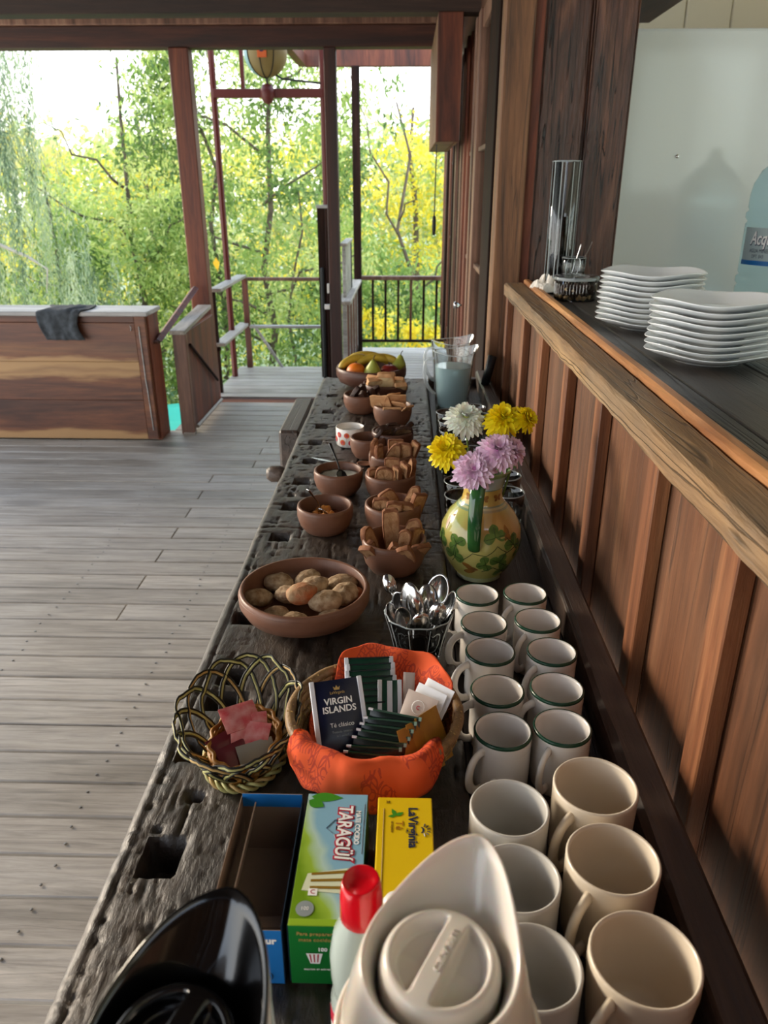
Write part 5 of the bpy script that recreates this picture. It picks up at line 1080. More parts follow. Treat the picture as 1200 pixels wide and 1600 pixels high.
# back group standing on edge: white ends, green between
for k in range(8):
    o = packet((-.010+.0012*k+.0016*(k % 2), .066-.0078*k, .086-.0050*k), 58, 5+(k % 3),  'tgreen', 'white-ended green tea packet standing under the top napkin fold, %s from the back' % ORD[k], 'standing green tea packets', .066, .050, .0042)
    B().box(-.029, .029, .0235, .0255, .0012, .0040).build('foil_crease', M['tdark'], o)
o = packet((.020, .020, .066), 52, 2, 'tgreen', 'green tea packet with broad white stripes right of the navy packet', None, .030, .074, .003); B().box(-.0035, .0035, -.036, .036, .0022, .0034).build('white_stripe', M['twhite'], o)
packet((.0445, .028, .067), 55, -4, 'tbeige', 'plain greyish sachet edge right of the standing green packets', 'beige sachets', .016, .085, .003, band=False, cat='sachet', name='sachet')
# navy packet with its lettering
o = packet((-.044, -.026, .088), 48, 15, 'tnavy', 'largest packet, navy blue with white lettering, leaning in the basket', None, .066, .092, .006, roll=0)
z_ = .0049
text('VIRGIN', .0115, M['pwhite'], o, (0, .018, z_), off=.00022, ext=.0002); text('ISLANDS', .0115, M['pwhite'], o, (0, .0075, z_), off=.00022, ext=.0002); text('Té clásico', .0078, M['pwhite'], o, (.001, -.012, z_), ext=.0002); text('LaVirginia', .0050, M['pgold'], o, (0, .029, z_-.0004), ext=.0002); text('Tostado intenso', .0040, M['pgrey'], o, (0, -.0205, z_-.0002), ext=.0002); text('x 1 unidad', .0035, M['pgrey'], o, (0, -.0255, z_-.0004), ext=.0002)
cr_ = B(); cr_.add([(-.0035, .0325, 0), (.0035, .0325, 0), (.0045, .037, 0), (.002, .035, 0), (0, .0385, 0), (-.002, .035, 0), (-.0045, .037, 0)], [(0, 1, 2, 3, 4, 5, 6)]); cr_.build('crown_emblem', M['pgold'], o, loc=(0, 0, z_-.0012))
# fanned dark green group at the front
for k in range(9):
    last = k == 8
    lab = ('brighter green packet lying along the front of the basket, foil folded' if last else 'dark green foil packet in the front fan of the basket, %s from the back' % ORD[k])
    o = packet((.026-.0046*k, -.046-.0070*k, .084-.0050*k-(.004 if last else 0)), 66 if not last else 38, -12+k*1.2, 'tgreen' if last else 'tdark', lab, None if last else 'fanned green foil packets', .066 if not last else .070, .040 if not last else .024, .0030, roll=rnd.uniform(-3, 3), band=False, bulge=.0022)
    if not last:
        B().box(-.032, .032, .0185, .0205, -.0010, .0012).build('crimp_highlight', M['tgreen'], o); B().box(-.0355, -.0295, .0185, .0210, -.0012, .0016).build('white_corner', M['twhite'], o)  # lighter green strip paints the highlight along the crimped top edge
        B().box(.0305, .0340, .016, .0206, -.0012, .0016).build('pale_corner', M['tpale'], o)
    else: B().box(.030, .0355, -.012, .0125, -.001, .006).build('folded_end', M['tpale'], o); B().box(-.0365, -.031, -.012, .0125, -.001, .005).build('folded_end', M['tgreen'], o)
# beige sachets and gold packets at the right
for k, (dx, dy, dz, a, lab) in enumerate([(.054, -.016, .078, -32, 'beige sachet with a small printed emblem, foremost of the pale ones'), (.065, -.006, .081, -38, 'middle pale sachet behind the emblem sachet'), (.075, .002, .083, -42, 'rearmost pale sachet against the basket rim')]):
    o = packet((dx, dy, dz), 50, a, 'tbeige' if k < 1 else 'twhite', lab, None, .046, .064, .003, band=False, cat='sachet', name='sachet')
    if k == 0: B().lathe([(.0085, 0), (.0092, .0003), (.0085, .0005)], 20).build('emblem_ring', M['pwhite'], o, loc=(0, .014, .0032)); text('c', .012, M['pred'], o, (0, .0145, .0034), ext=.0002); text('té de hierbas', .0045, M['pred'], o, (0, -.006, .0034), ext=.0002)
for k, (dx, dy, dz, a) in enumerate([(.056, -.066, .064, 35), (.067, -.056, .067, 40), (.078, -.044, .070, 46)]):
    packet((dx, dy, dz), 62, a, 'tgold', ['gold tea packet nearest the front napkin fold', 'middle gold tea packet between its neighbours', 'gold tea packet nearest the right basket rim'][k], None, .040, .070, .0035, band=False)

# ================================================================ OPEN BRAIDED BASKET
ob = empty('braided_basket', (-.212, .835, T), 'oval open-work basket braided from pale and black strands, holding pink sachets', 'basket')
NS = 14
def opt(a, h):
    """point on the flaring wall at angle a and height fraction h"""
    rx = .047+.036*h**.8; ry = .066+.040*h**.8; return Vector((rx*math.cos(a)-.006*h, ry*math.sin(a)+.004*h, .012+.066*h*(1+.18*math.sin(a))))
for k in range(NS):
    a0 = 2*math.pi*k/NS; n = 30
    P = []
    for i in range(n+1):
        t = i/n; h = math.sin(math.pi*t)**.62; a = a0+R(88)*t; w_ = math.sin(a*NS/2+t*9)*.0018; p_ = opt(a, h); nrm = Vector((math.cos(a), math.sin(a), 0)); P.append((p_+nrm*(w_+(.0022 if (i//5) % 2 else -.0022)*.6), nrm))
    bb_ = B()
    for s, mi_, r in ((-1, 1, .0015), (0, 0, .0021), (1, 1, .0015)):
        pp = []
        for i in range(n+1):
            tv = (P[min(i+1, n)][0]-P[max(i-1, 0)][0]).normalized(); sd = tv.cross(P[i][1]).normalized(); pp.append(P[i][0]+sd*s*.0029)
        f0 = len(bb_.f); bb_.tube(pp, r, 6)
        for q in range(f0, len(bb_.f)): bb_.mi[q] = mi_
    bb_.build('strand', [M['wick1'] if k % 4 else M['wick5'], M['wick2']], ob, smooth=True)
for k in range(6):
    z = .006+.0055*k; B().tube([((.045+.0025*math.sin(a*12+k*math.pi))*math.cos(a), (.064+.0025*math.sin(a*12+k*math.pi))*math.sin(a), z) for a in [2*math.pi*i/72 for i in range(72)]], .0030, 6, closed=True).build('coil', M['wick3'], ob, smooth=True)
for k in range(3): B().tube([((.053+.004*math.sin(a*9+k*2.1))*math.cos(a), (.072+.004*math.sin(a*9+k*2.1))*math.sin(a), .007+.004*math.cos(a*9+k*2.1)) for a in [2*math.pi*i/90 for i in range(90)]], .0026, 6, closed=True).build('foot_braid', M['wick1'] if k != 1 else M['wick5'], ob, smooth=True)
B().lathe([(0, .004), (.042, .004), (.042, .007), (0, .007)], 30, sy=1.4).build('base', M['wick3'], ob, smooth=True)
def osach(c, tilt, az_, m, lab, w_=.050, h_=.042): return packet((c[0]-.212-bxc, c[1]+.835-byc, c[2]), tilt, az_, m, lab, 'sachets in the braided basket', w_, h_, .003, band=False, name='sugar_sachet', bulge=.0022, cat='sachet')
osach((-.010, .022, .048), 18, 30, 'sred', 'uppermost pink sachet at the back of the braided basket'); osach((.004, .010, .040), 26, 12, 'sred', 'second pink sachet under the uppermost one'); osach((.010, -.004, .034), 32, -8, 'sred', 'third pink sachet leaning in the centre of the braided basket', .046, .044)
osach((-.020, -.012, .026), 30, 50, 'sdark', 'maroon sachet at the left side of the braided basket'); osach((-.004, -.030, .022), 36, 40, 'sdark', 'maroon sachet at the front of the braided basket'); osach((.022, -.028, .022), 38, 28, 'sgrey', 'silver-grey sachet at the right front of the braided basket')

# ================================================================ BOXES
def tarmat():
    m, n, p = base('mate_box_print'); N = n.nodes.new; L = n.links.new; t = N('ShaderNodeTexCoord'); s = N('ShaderNodeSeparateXYZ'); L(t.outputs['Object'], s.inputs[0])
    z = N('ShaderNodeTexNoise'); z.inputs['Scale'].default_value = 26; L(t.outputs['Object'], z.inputs[0])
    q = N('ShaderNodeMath'); q.operation = 'MULTIPLY_ADD'; q.inputs[1].default_value = .028; L(z.outputs[0], q.inputs[0]); L(s.outputs[0], q.inputs[2])
    q2 = N('ShaderNodeMath'); q2.operation = 'MULTIPLY_ADD'; q2.inputs[1].default_value = .32; L(s.outputs[1], q2.inputs[0]); L(q.outputs[0], q2.inputs[2])
    mr = N('ShaderNodeMapRange'); mr.inputs[1].default_value = -.022; mr.inputs[2].default_value = .022; L(q2.outputs[0], mr.inputs[0])
    r = N('ShaderNodeValToRGB'); cr = r.color_ramp; cr.elements[0].color = hexc('6E9418'); cr.elements[1].position = .78; cr.elements[1].color = hexc('86B4CC'); e = cr.elements.new(.35); e.color = hexc('9ABB3E'); e = cr.elements.new(.58); e.color = hexc('B4D0C4')
    L(mr.outputs[0], r.inputs[0]); L(r.outputs[0], p.inputs['Base Color']); p.inputs['Roughness'].default_value = .3; return m
M['tar'] = tarmat()
tx = empty('mate_tea_box', (-.071, .595, T), 'green and sky-blue tea carton with red-edged lettering, right of the open blue box', 'box')
B().box(-.034, .034, -.085, .085, 0, .0795).build('carton', M['dgreen'], tx, bevel=.0012)
B().box(-.0338, .0338, -.0848, .0848, .0796, .0806).build('lid_panel', M['tar'], tx, bevel=.0004)
B().box(-.0355, -.0345, -.083, .083, .001, .078).build('side_flap', M['navy'], tx); B().box(-.0338, .0338, -.0852, -.078, .0800, .0812).build('front_tab', M['ygreen'], tx, bevel=.0004)
ztop = .0812
dn_ = (0, 0, R(-90))
text('TARAGÜÍ', .0215, M['pred'], tx, (.010, .030, ztop-.0003), dn_, off=.0021, ext=.0002, shear=.12, sx=.82); text('TARAGÜÍ', .0215, M['pwhite'], tx, (.010, .030, ztop+.0002), dn_, off=.0004, ext=.0002, shear=.12, sx=.82)
text('MATE COCIDO', .0075, M['pwhite'], tx, (.0245, .036, ztop-.0003), dn_, off=.0002, ext=.0002, sx=.92)
B().tube([(.031, .070, ztop-.0004), (.031, .0, ztop-.0004)], .0003, 4).build('fine_line', M['pdark'], tx)
pm = B().tube([(x, y, ztop-.0004) for x, y in [(-.0005, .046), (-.009, .034), (0, .026), (.006, .010), (.014, .012), (.024, .034), (.020, .042), (.006, .046)]], .0004, 4, closed=True); pm.build('map_outline', M['pdark'], tx)
lf_ = B()
def flat_leaf(b, x, y, L_, W_, th, z, n=10):
    vs = []
    for i in range(n+1):
        t = i/n; w2 = W_/2*math.sin(math.pi*t**.8)
        for s in (-1, 1): vs.append((x+L_*t*math.cos(th)-s*w2*math.sin(th), y+L_*t*math.sin(th)+s*w2*math.cos(th), z))
    b.add(vs, [(2*i, 2*i+2, 2*i+3, 2*i+1) for i in range(n)])
flat_leaf(lf_, -.030, .080, .036, .014, R(-2), ztop-.0003); flat_leaf(lf_, -.032, .074, .020, .014, R(-28), ztop-.0001); lf_.build('leaf_print', M['pleaf'], tx)
gc = B(); gc.add([(-.026, -.046, 0), (-.022, -.026, 0), (.020, -.018, 0), (.026, -.050, 0)], [(0, 3, 2, 1)]); gc.build('cup_print', plain('cup_print', 'D8DEC0', .4), tx, loc=(0, 0, ztop-.0003))
gs = B()
for k in range(3): y = -.028-.008*k; gs.add([(-.018, y, 0), (.024, y+.004-.002*k, 0), (.024, y+.0075-.002*k, 0), (-.018, y+.003, 0)], [(0, 1, 2, 3)])
gs.build('cup_stripes', M['pbrown'], tx, loc=(0, 0, ztop-.0001))
B().box(-.019, -.010, -.052, -.044, ztop-.0003, ztop).build('tag_print', M['pwhite'], tx); text('C', .007, M['pred'], tx, (-.0145, -.048, ztop), ext=.0002)
sl_ = B().lathe([(.0, 0), (.0085, 0), (.0088, .0002), (0, .0003)], 24); sl_.build('seal_print', M['pgrey'], tx, loc=(-.020, -.067, ztop-.0003)); text('100', .0055, M['pwhite'], tx, (-.020, -.067, ztop+.0001), ext=.0001)
fr_ = (R(90), 0, 0)
text('Para preparar', .0062, M['pgold'], tx, (-.009, -.0856, .070), fr_, ext=.0002); text('mate cocido', .0062, M['pgold'], tx, (-.009, -.0856, .062), fr_, ext=.0002); text('100', .0062, M['pwhite'], tx, (-.002, -.0856, .049), fr_, off=.0002, ext=.0002); text('saquitos en sobres', .0034, M['pwhite'], tx, (-.008, -.0856, .022), fr_, ext=.0002)
cp_ = B(); cp_.add([(-.018, -.0857, .044), (-.002, -.0857, .044), (-.005, -.0857, .030), (-.014, -.0857, .030)], [(0, 3, 2, 1)]); cp_.build('cup_print', M['pwhite'], tx)
cs_ = B(); 
for k in range(3): cs_.add([(-.015+.004*k, -.0859, .043), (-.0135+.004*k, -.0859, .043), (-.0125+.003*k, -.0859, .032), (-.0135+.003*k, -.0859, .032)], [(0, 3, 2, 1)])
cs_.build('cup_stripes', M['pred'], tx)
ly = empty('yellow_tea_box', (.005, .600, T), 'bright yellow tea carton with a small sun emblem, left of the grey mugs', 'box')
B().box(-.0305, .0305, -.078, .078, 0, .0795).build('carton', M['ycard'], ly, bevel=.0012)
text('LaVirginia', .0145, M['pdark'], ly, (.0085, .034, .0799), dn_, off=.0003, ext=.0002); text('Té', .0120, plain('print_ochre', 'B07818', .4), ly, (-.0065, .036, .0799), dn_, ext=.0002); text('en saquitos', .0035, M['pbrown'], ly, (-.014, .034, .0799), dn_, ext=.0002); text('25', .0050, M['pbrown'], ly, (-.019, .070, .0799), (0, 0, 0), ext=.0002)
sn = B(); cx_, cy_ = .0195, .030
for k in range(6): a = R(-75+k*30); sn.tube([(cx_+.0045*math.cos(a), cy_+.0045*math.sin(a)*1.1, .0800), (cx_+.0082*math.cos(a), cy_+.0082*math.sin(a)*1.1, .0800)], .0006, 4)
vs = [(cx_-.002+.004*math.cos(R(t))*(.9), cy_+.0045*math.sin(R(t)), .0799) for t in range(-90, 91, 15)]+[(cx_-.002+.0015*math.cos(R(t)), cy_+.003*math.sin(R(t)), .0799) for t in range(90, -91, -15)]
sn.add(vs, [tuple(range(len(vs)))]); sn.build('sun_emblem', M['pdark'], ly)
lf_ = B(); flat_leaf(lf_, -.010, .050, .011, .005, R(115), .0799); flat_leaf(lf_, -.010, .050, .010, .005, R(30), .0800); flat_leaf(lf_, -.010, .050, .009, .004, R(190), .0800); lf_.build('leaf_print', M['pleaf'], ly)
B().tube([(-.0235, .06, .0799), (-.0235, -.05, .0799)], .0003, 4).build('fine_line', M['pbrown'], ly)
bb = empty('open_blue_box', (-.146, .592, T), 'empty open-topped blue cardboard box with Your lettering, raw brown inside', 'box')
w2, l2, h_ = .0345, .083, .080
def wall2(x0, x1, y0, y1, z0, z1, name, inner, parent, thin):
    B().box(x0, x1, y0, y1, z0, z1).build(name, M['blue'], parent)
B().box(-w2, w2, -l2, l2, 0, .001).build('bottom', M['card'], bb)
def duo(name, x0, x1, y0, y1, z0, z1, ax, s, outm='blue', inm='card'):
    """a card wall printed outside, raw inside"""
    b = B().box(x0, x1, y0, y1, z0, z1); f = {('x', -1): 5, ('x', 1): 3, ('y', -1): 2, ('y', 1): 4}[(ax, s)]; b.mi = [1]*6; b.mi[f] = 0; b.build(name, [M[outm], M[inm]], bb)
duo('side_wall', -w2-.0008, -w2, -l2, l2, 0, h_, 'x', -1, 'navy'); duo('side_wall', w2, w2+.0008, -l2, l2, 0, h_, 'x', 1, 'navy', 'navy')
duo('back_wall', -w2, w2, l2-.0008, l2, 0, h_+.004, 'y', 1); B().box(-w2+.0005, w2-.0005, l2-.0016, l2-.0009, h_-.014, h_+.004).build('blue_strip', M['blue'], bb)
duo('front_wall', -w2, w2, -l2, -l2+.0008, 0, h_-.006, 'y', -1)
B().box(-w2, -w2+.0015, -.07, .07, h_-.030, h_-.001).build('torn_flap', M['card'], bb, loc=(.003, 0, 0), rot=(0, R(10), 0))
B().box(-.026, .026, -.012, .012, 0, .001).build('inner_flap', M['card'], bb, loc=(.004, -.058, .052), rot=(R(-28), R(6), R(8))); B().box(-.024, .026, -.012, .010, 0, .001).build('inner_flap', M['card'], bb, loc=(.004, -.064, .036), rot=(R(-20), R(-8), R(-6)))
text('Your', .0115, M['pwhite'], bb, (.0175, -l2-.0004, h_-.020), fr_, off=.0004, ext=.0002); text('(A)', .010, M['navy'], bb, (.018, -l2-.0004, .012), fr_, ext=.0002)

# ================================================================ SWEETENER BOTTLE
sb_ = empty('sweetener_bottle', (-.031, .452, T), 'small clear bottle with bright red cap, against the ivory thermos', 'bottle')
B().lathe([(0, 0), (.026, 0), (.028, .004), (.028, .07), (.025, .085), (.027, .10), (.0275, .125), (.024, .148), (.0165, .166), (.0155, .176), (.0145, .176), (.015, .166), (.022, .148), (.0255, .125), (.026, .01), (0, .008)], 36).build('body', plain('clear_plastic', 'C6D2CC', .12, alpha=.62, spec=.7), sb_, smooth=True)
cpr = [(.0165, .166), (.0178, .168), (.0176, .190), (.0165, .200), (.0150, .207)]
b = B(); n = 36; rs = [[(r*math.cos(2*math.pi*i/n), r*math.sin(2*math.pi*i/n), z) for i in range(n)] for r, z in cpr]
rs.append([(.0140*math.cos(2*math.pi*i/n), .0140*math.sin(2*math.pi*i/n), .207+.0012*math.cos(2*math.pi*i/n)) for i in range(n)]); rs.append([(.010*math.cos(2*math.pi*i/n), .006*math.sin(2*math.pi*i/n)+.002, .203) for i in range(n)])
b.rings(rs); b.build('cap', M['red'], sb_, smooth=True)
lb = wrap(B(), .0284, -170, 10, .008, .068).build('label', M['pwhite'], sb_, smooth=True); wrap(B(), .0286, -170, 10, .048, .067).build('label_band', M['pred'], lb, smooth=True); curved_text('tevi', .018, M['pred'], .0287, R(-120), .030, lb, off=.0004)
wbk = empty('white_bottle', (-.004, .520, T+.081), 'white rounded cap peeking between the red cap and the thermos spout', 'cap')
B().lathe([(0, 0), (.012, 0), (.013, .003), (.013, .018), (.010, .024), (0, .026)], 24).build('cap', M['grey'], wbk, smooth=True)

# ================================================================ THERMOS JUGS
def thermos(x, y, ang, mb, ml, label, letters=None, tip0=.034, w0=.48):
    o = empty('thermos_jug', (x, y, T), label, 'thermos'); n = 96; S = R(ang)
    def tear(r, z, k, tip=tip0, lift=0, w_=w0):
        """teardrop ring: circle of radius r stretched towards the spout by k"""
        vs = []
        for i in range(n):
            a = 2*math.pi*i/n; d_ = abs(((a-S+math.pi) % (2*math.pi))-math.pi); g = math.exp(-(d_/w_)**1.45)
            rr_ = r+tip*k*g; vs.append((rr_*math.cos(a), rr_*math.sin(a), z+lift*math.exp(-(d_/1.0)**2)))
        return vs
    body = [tear(.001, .0, 0), tear(.064, 0, 0), tear(.067, .006, 0), tear(.067, .03, 0), tear(.064, .036, 0), tear(.066, .06, 0), tear(.0665, .16, 0), tear(.0655, .20, .03)]
    body += [tear(.0640, .215, .10), tear(.0605, .232, .28, lift=.004), tear(.0570, .248, .52, lift=.010), tear(.0535, .261, .82, lift=.018), tear(.0515, .267, .97, lift=.024), tear(.0500, .2695, 1.0, lift=.0265), tear(.0485, .2690, .98, lift=.026), tear(.0465, .266, .90, lift=.022), tear(.0440, .261, .66, lift=.012), tear(.0420, .256, .30, lift=.003), tear(.0412, .250, .05), tear(.0412, .225, 0), tear(.001, .225, 0)]
    B().rings(body, False, False).build('body', M[mb], o, smooth=True)
    B().tube(tear(.0672, .205, .03), .0022, 6, closed=True).build('seam_ring', M[mb], o, smooth=True)
    # stopper: rounded disc with two scooped hollows either side of a straight grip
    m_ = 60; vs = []; fs = []; gd = R(ang-6)
    def sh(px, py):
        r = math.hypot(px, py); u = px*math.cos(gd)+py*math.sin(gd); v = -px*math.sin(gd)+py*math.cos(gd)
        z = -.0035*(r/.039)**4 - .012*max(0, (r-.034)/.006)**2
        hol = min(1, max(0, (abs(v)-.0065)/.003))*min(1, max(0, (.032-r)/.005)); hol = hol*hol*(3-2*hol)
        return z-.0135*hol*min(1, .35+max(0, (.7+(u if v > 0 else -u)/.03*.6)))
    nr_ = 34
    for j in range(nr_+1):
        r = .0392*j/nr_
        for i in range(m_*2): a = math.pi*i/m_; px, py = r*math.cos(a), r*math.sin(a); vs.append((px, py, sh(px, py)))
    for j in range(nr_):
        for i in range(m_*2): k = (i+1) % (m_*2); fs.append((j*m_*2+i, (j+1)*m_*2+i, (j+1)*m_*2+k, j*m_*2+k))
    b = B().add(vs, fs); b.lathe([(.0392, -.0120), (.0392, -.040)], m_*2)
    lid = b.build('stopper', M[ml], o, smooth=True, loc=(0, 0, .2740), rot=(R(2), 0, 0))
    if letters: text(letters, .0058, M[ml], lid, (.004, .004, .0002), (0, 0, gd+math.pi), ext=.0007, off=.0002)
    hp = []; 
    for (d_, z) in ((.060, .235), (.085, .250), (.108, .240), (.118, .205), (.118, .13), (.108, .075), (.085, .055), (.062, .058)): hp.append((d_*math.cos(S+math.pi), d_*math.sin(S+math.pi), z))
    B().tube(hp, [.012]*8, 12, sq=.6, up=(-math.sin(S), math.cos(S), 0)).build('handle', M[mb], o, smooth=True, sub=1)
    return o
thermos(.026, .337, 68, 'thermos', 'lidp', 'ivory plastic thermos jug with pointed pouring spout in the foreground', 'LUMILAGRO')
thermos(-.130, .280, 76, 'blackm', 'blackm', 'glossy black thermos jug with pointed spout at the lower left', None, .038, .66)
# ================================================================ THE GARDEN
LG = leafmat('leaf_green', ('4C6834','7C9A4C','A6BC66','D6DC90'), .55)
LB = leafmat('leaf_bluegreen', ('4E7050','82A270','AEC492','D4DEB4'), .5)
LY = leafmat('leaf_yellow', ('9AA030','D2C22E','F2DC3A','F8EC80'), .55)
LW = leafmat('leaf_willow', ('566A50','839A74','A9BA92','CBD2AC'), .5)
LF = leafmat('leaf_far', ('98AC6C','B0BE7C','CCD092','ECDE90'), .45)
LX = leafmat('leaf_mixed', ('869C48','A8B85A','C8C858','EED440'), .55)
def clusters(box, n, r):
    x0, x1, y0, y1, z0, z1 = box; return np.stack([rg.uniform(x0, x1, n), rg.uniform(y0, y1, n), rg.uniform(z0, z1, n)], 1), r
def crown(box, ncl, rad, per, keep=None):
    c, r = clusters(box, ncl, rad)
    if keep is not None: c = c[np.array([keep(*q) for q in c])]
    p = np.repeat(c, per, 0); q = rg.normal(size=p.shape)*rad*rg.uniform(.3, 1, (len(p), 1))*.6; q[:, 2] *= .8
    return p+q, np.repeat(rg.rand(len(c)), per)
def tree(name, label, base_, trunks, branches, parts, seed=0, group=None):
    t = empty(name, base_, label, 'tree', group); inv = np.array(base_)
    tb = B()
    for pts, r0, r1 in trunks:
        P = [Vector(p)-Vector(base_) for p in pts]; tb.tube(P, [r0+(r1-r0)*i/(len(P)-1) for i in range(len(P))], 8)
    tb.build('trunk', M['bark'], t, smooth=True)
    if branches:
        bb = B()
        for pts, r0, r1 in branches:
            P = [Vector(p)-Vector(base_) for p in pts]; bb.tube(P, [r0+(r1-r0)*i/(len(P)-1) for i in range(len(P))], 6)
        bb.build('branches', M['bark'], t, smooth=True, kind='stuff')
    for (pts, tint, L_, W_, mat, dr) in parts: leaves('foliage', pts-inv, L_, W_, mat, t, dr, tint)
    return t
def wig(a, b, n=6, amp=.12, seed=0):
    q = random.Random(seed); return [tuple(a[k]+(b[k]-a[k])*i/n + (q.uniform(-amp, amp) if 0 < i < n else 0) for k in range(3)) for i in range(n+1)]
gnd = B().box(-60, 60, 5.6, 120, -2.6, -2.4).build('ground', M['ground']); gnd['kind'] = 'structure'
# centre tree
P1, T1 = crown((-3.35, -.55, 9.6, 11.6, -1.2, 3.9), 230, .42, 125, lambda x, y, z: not (z > 2.4 and x > -.9))
ltree = tree('laurel_tree', 'tall bushy green tree behind the red steel frame, pale sky showing through its top', (-1.9, 10.8, -2.4),
     [(wig((-1.9, 10.8, -2.4), (-1.75, 10.6, 3.6), 8, .1, 1), .06, .02), (wig((-2.4, 10.7, -2.4), (-2.6, 10.5, 3.2), 8, .12, 2), .05, .015), (wig((-1.55, 10.2, -1.5), (-1.3, 9.9, 1.6), 6, .1, 3), .03, .01)],
     [(wig((-1.85, 10.6, z), (-1.85+dx, 10.1, z+.6), 5, .08, i), .022, .006) for i, (z, dx) in enumerate([(-1, 1.1), (-.4, -1.2), (.3, 1.3), (.8, -1.3), (1.4, 1.0), (2.0, -1.1), (2.5, .9), (0, -.8)])],
     [(P1, T1, .095, .032, LG, .5)])
# left bushy tree with a clear diagonal top edge
P2, T2 = crown((-5.9, -2.7, 9.4, 11.0, -2.2, 2.1), 210, .42, 120, lambda x, y, z: z < 1.45+.25*math.sin(x*5))
P2b, T2b = crown((-3.9, -2.7, 9.8, 10.6, 1.2, 3.7), 55, .30, 90, lambda x, y, z: x > -3.9+.28*z+.1*math.sin(z*6))
tree('olive_tree', 'dense mid-green tree behind the plank partition, its top opening to white sky', (-3.6, 10.4, -2.4),
     [(wig((-3.6, 10.4, -2.4), (-3.4, 10.2, 3.0), 8, .12, 5), .06, .015), (wig((-4.6, 10.2, -2.4), (-4.4, 10.0, 1.6), 6, .12, 6), .05, .015)],
     [(wig((-3.5, 10.2, z), (-3.5+dx, 9.7, z+.7), 5, .08, i+20), .02, .005) for i, (z, dx) in enumerate([(-.6, 1.0), (0, -1.3), (.7, 1.0), (1.0, -1.0), (1.6, -.7)])],
     [(P2, T2, .10, .034, LG, .4), (P2b, T2b, .095, .03, LG, .6)])
# weeping willow, hanging strands
wl = []; wt = []
for k in range(330):
    x = -5.7+2.5*rg.rand()**1.25 ; y_ = rg.uniform(8.2, 9.6); top = 4.2 if x < -4.05 else (1.7-1.0*(x+4.05) if x < -3.2 else .85); z1 = rg.uniform(top-1.3, top); ln = rg.uniform(1.4, 3.6)
    m = int(ln*60); s = np.linspace(0, ln, m); ph = rg.uniform(0, 6)
    wl.append(np.stack([x+.10*np.sin(s*1.1+ph)+rg.normal(0, .018, m), y_+.1*np.cos(s+ph)+rg.normal(0, .018, m), z1-s], 1)); wt.append(np.full(m, rg.rand()))
for k in range(10):
    x = rg.uniform(-4.5, -4.1); y_ = 9.2; z1 = rg.uniform(2.6, 3.0)-.4; ln = rg.uniform(.5, 1.1); m = int(ln*50); s = np.linspace(0, ln, m)
    wl.append(np.stack([x+.06*np.sin(s*2+k)+rg.normal(0, .02, m), np.full(m, y_)+rg.normal(0, .02, m), z1-s], 1)); wt.append(np.full(m, .1))
wl = np.concatenate(wl); wt = np.concatenate(wt)
wtree = tree('willow_tree', 'weeping willow with long grey-green hanging strands at far left', (-5.6, 9.3, -2.4),
     [(wig((-5.6, 9.3, -2.4), (-5.4, 9.2, 4.2), 8, .1, 9), .09, .04)], [], [(wl, wt, .085, .013, LW, 1.6)])
B().tube([Vector(p)-Vector((-5.6, 9.3, -2.4)) for p in [(-5.0, 8.6, 1.35), (-4.5, 8.5, 1.12), (-4.05, 8.5, .93), (-3.85, 8.5, .80), (-3.9, 8.5, .55)]], [.026, .022, .018, .012, .006], 7).build('bare_branch', M['pbark'], wtree, smooth=True)
# right-hand tree : sprays against the sky and the green mass behind the end railing
P5, T5 = crown((-.95, 1.1, 10.2, 12.2, -1.2, 1.55), 120, .38, 105, lambda x, y, z: z < .70-.3*x+(.5 if x < -.6 else 0))
P5b, T5b = crown((-.85, -.15, 9.7, 10.3, 2.3, 3.5), 14, .20, 40)
tree('slender_tree', 'loose green tree behind the end railing, a few sprays against white sky', (.3, 11.3, -2.4),
     [(wig((.3, 11.3, -2.4), (-.15, 11.0, 2.6), 7, .15, 12), .05, .012)],
     [(wig((.2, 11.0, .2), (.6, 10.4, 1.0), 5, .06, 31), .02, .006), (wig((-.1, 10.9, 1.0), (-.7, 10.0, 2.9), 6, .08, 32), .018, .004), (wig((-.1, 10.9, 1.2), (.15, 10.2, 1.6), 5, .06, 33), .014, .004)],
     [(P5, T5, .10, .036, LG, .7), (P5b, T5b, .10, .03, LG, 1.0)])
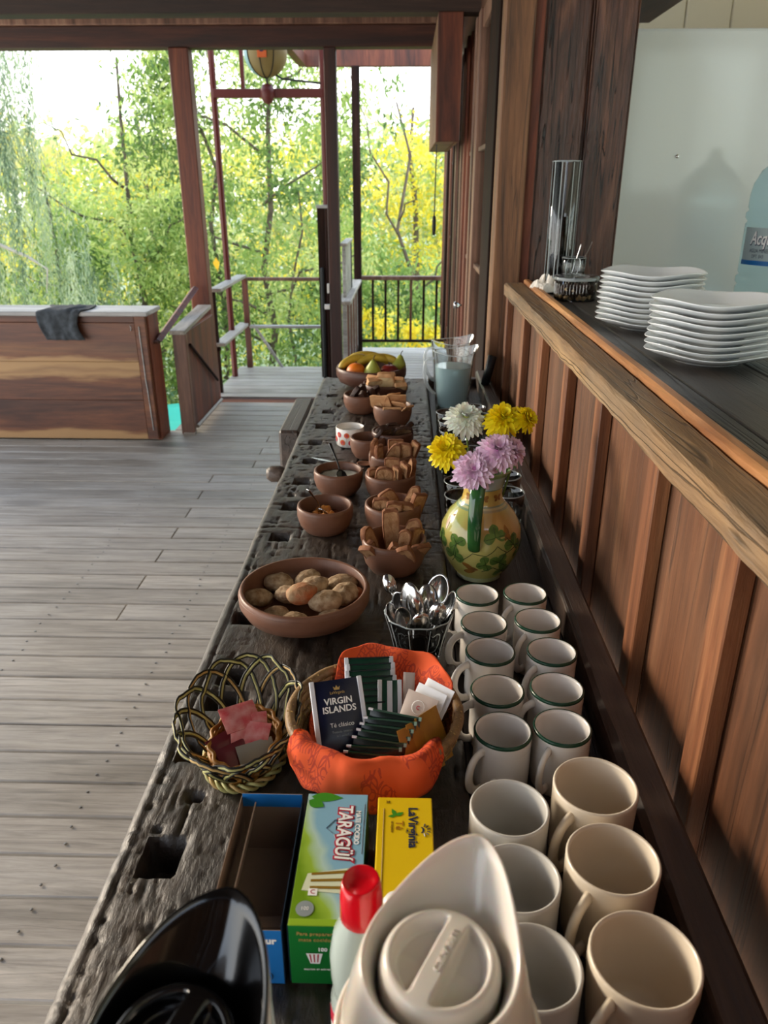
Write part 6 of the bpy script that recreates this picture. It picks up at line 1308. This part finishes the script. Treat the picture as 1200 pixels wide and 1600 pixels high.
# yellow-leaved trees further off
P6, T6 = crown((-2.2, 2.2, 15.0, 18.0, -2.0, 3.3), 190, .55, 90, lambda x, y, z: z < 2.5-.3*max(0, x))
tree('yellow_poplar', 'bright yellow autumn tree beyond the end railing', (0.2, 16.5, -2.4), [(wig((.2, 16.5, -2.4), (.1, 16.5, 3), 6, .1, 14), .1, .03)], [], [(P6[::2], T6[::2], .14, .06, LY, .4), (P6[1::2], T6[1::2], .13, .05, LX, .4)])
P7, T7 = crown((-9.0, -2.6, 15.5, 18.5, -2.0, 3.7), 230, .6, 80, lambda x, y, z: z < 2.5+.25*math.sin(x*3))
tree('yellow_poplar', 'hazy yellow-green tree seen through the leaves left of the red steel frame', (-5.5, 17, -2.4), [(wig((-5.5, 17, -2.4), (-5.4, 17, 3), 6, .1, 15), .1, .03)], [], [(P7, T7, .13, .05, LX, .4)])
P8, T8 = crown((-.55, .55, 9.2, 9.9, -.7, .22), 26, .20, 110, lambda x, y, z: not -.2 < x < -.05)
o = leaves('golden_bush', P8, .07, .035, LY, None, .2, T8*.5+.4, kind=None); tag(o, 'bright golden bush seen low through the end railing balusters', 'bush')
P9, T9 = crown((-4.2, .2, 8.6, 9.8, -2.3, -.35), 130, .36, 115, lambda x, y, z: z < -.45 and not (-3.0 < x < -2.2 and z < -.5))
o = leaves('laurel_shrubs', P9, .095, .034, LB, None, .3, T9); tag(o, 'blue-green shrubs below the landing', 'shrubs')
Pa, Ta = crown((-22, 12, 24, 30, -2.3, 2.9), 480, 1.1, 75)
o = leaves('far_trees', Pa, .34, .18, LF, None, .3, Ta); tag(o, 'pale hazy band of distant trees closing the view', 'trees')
# a single yellow leaf cluster by the railing, and the teal sheet below the deck
tl = B(); vs = []; fs = []
for j in range(13):
    for i in range(13): vs.append((i*.13-.8, j*.13-.8, .05*math.sin(i*.9)*math.cos(j*.7)))
for j in range(12):
    for i in range(12): q = j*13+i; fs.append((q, q+1, q+14, q+13))
o = tl.add(vs, fs).build('teal_tarp', M['teal'], smooth=True, loc=(-2.30, 7.5, -.62)); so = o.modifiers.new('s', 'SOLIDIFY'); so.thickness = .01
tag(o, 'teal sheet glimpsed below the deck between the two partitions', 'tarp')
B().add([(0,0,0),(.04,.01,-.06),(.01,0,-.17),(-.04,-.01,-.06)], [(0,1,2),(0,2,3)]).build('yellow_leaf', plain('autumn_leaf', 'E8B020', .6), ltree, loc=(-2.32+1.9, 9.75-10.8, .82+2.4))['label'] = 'single bright yellow leaf'
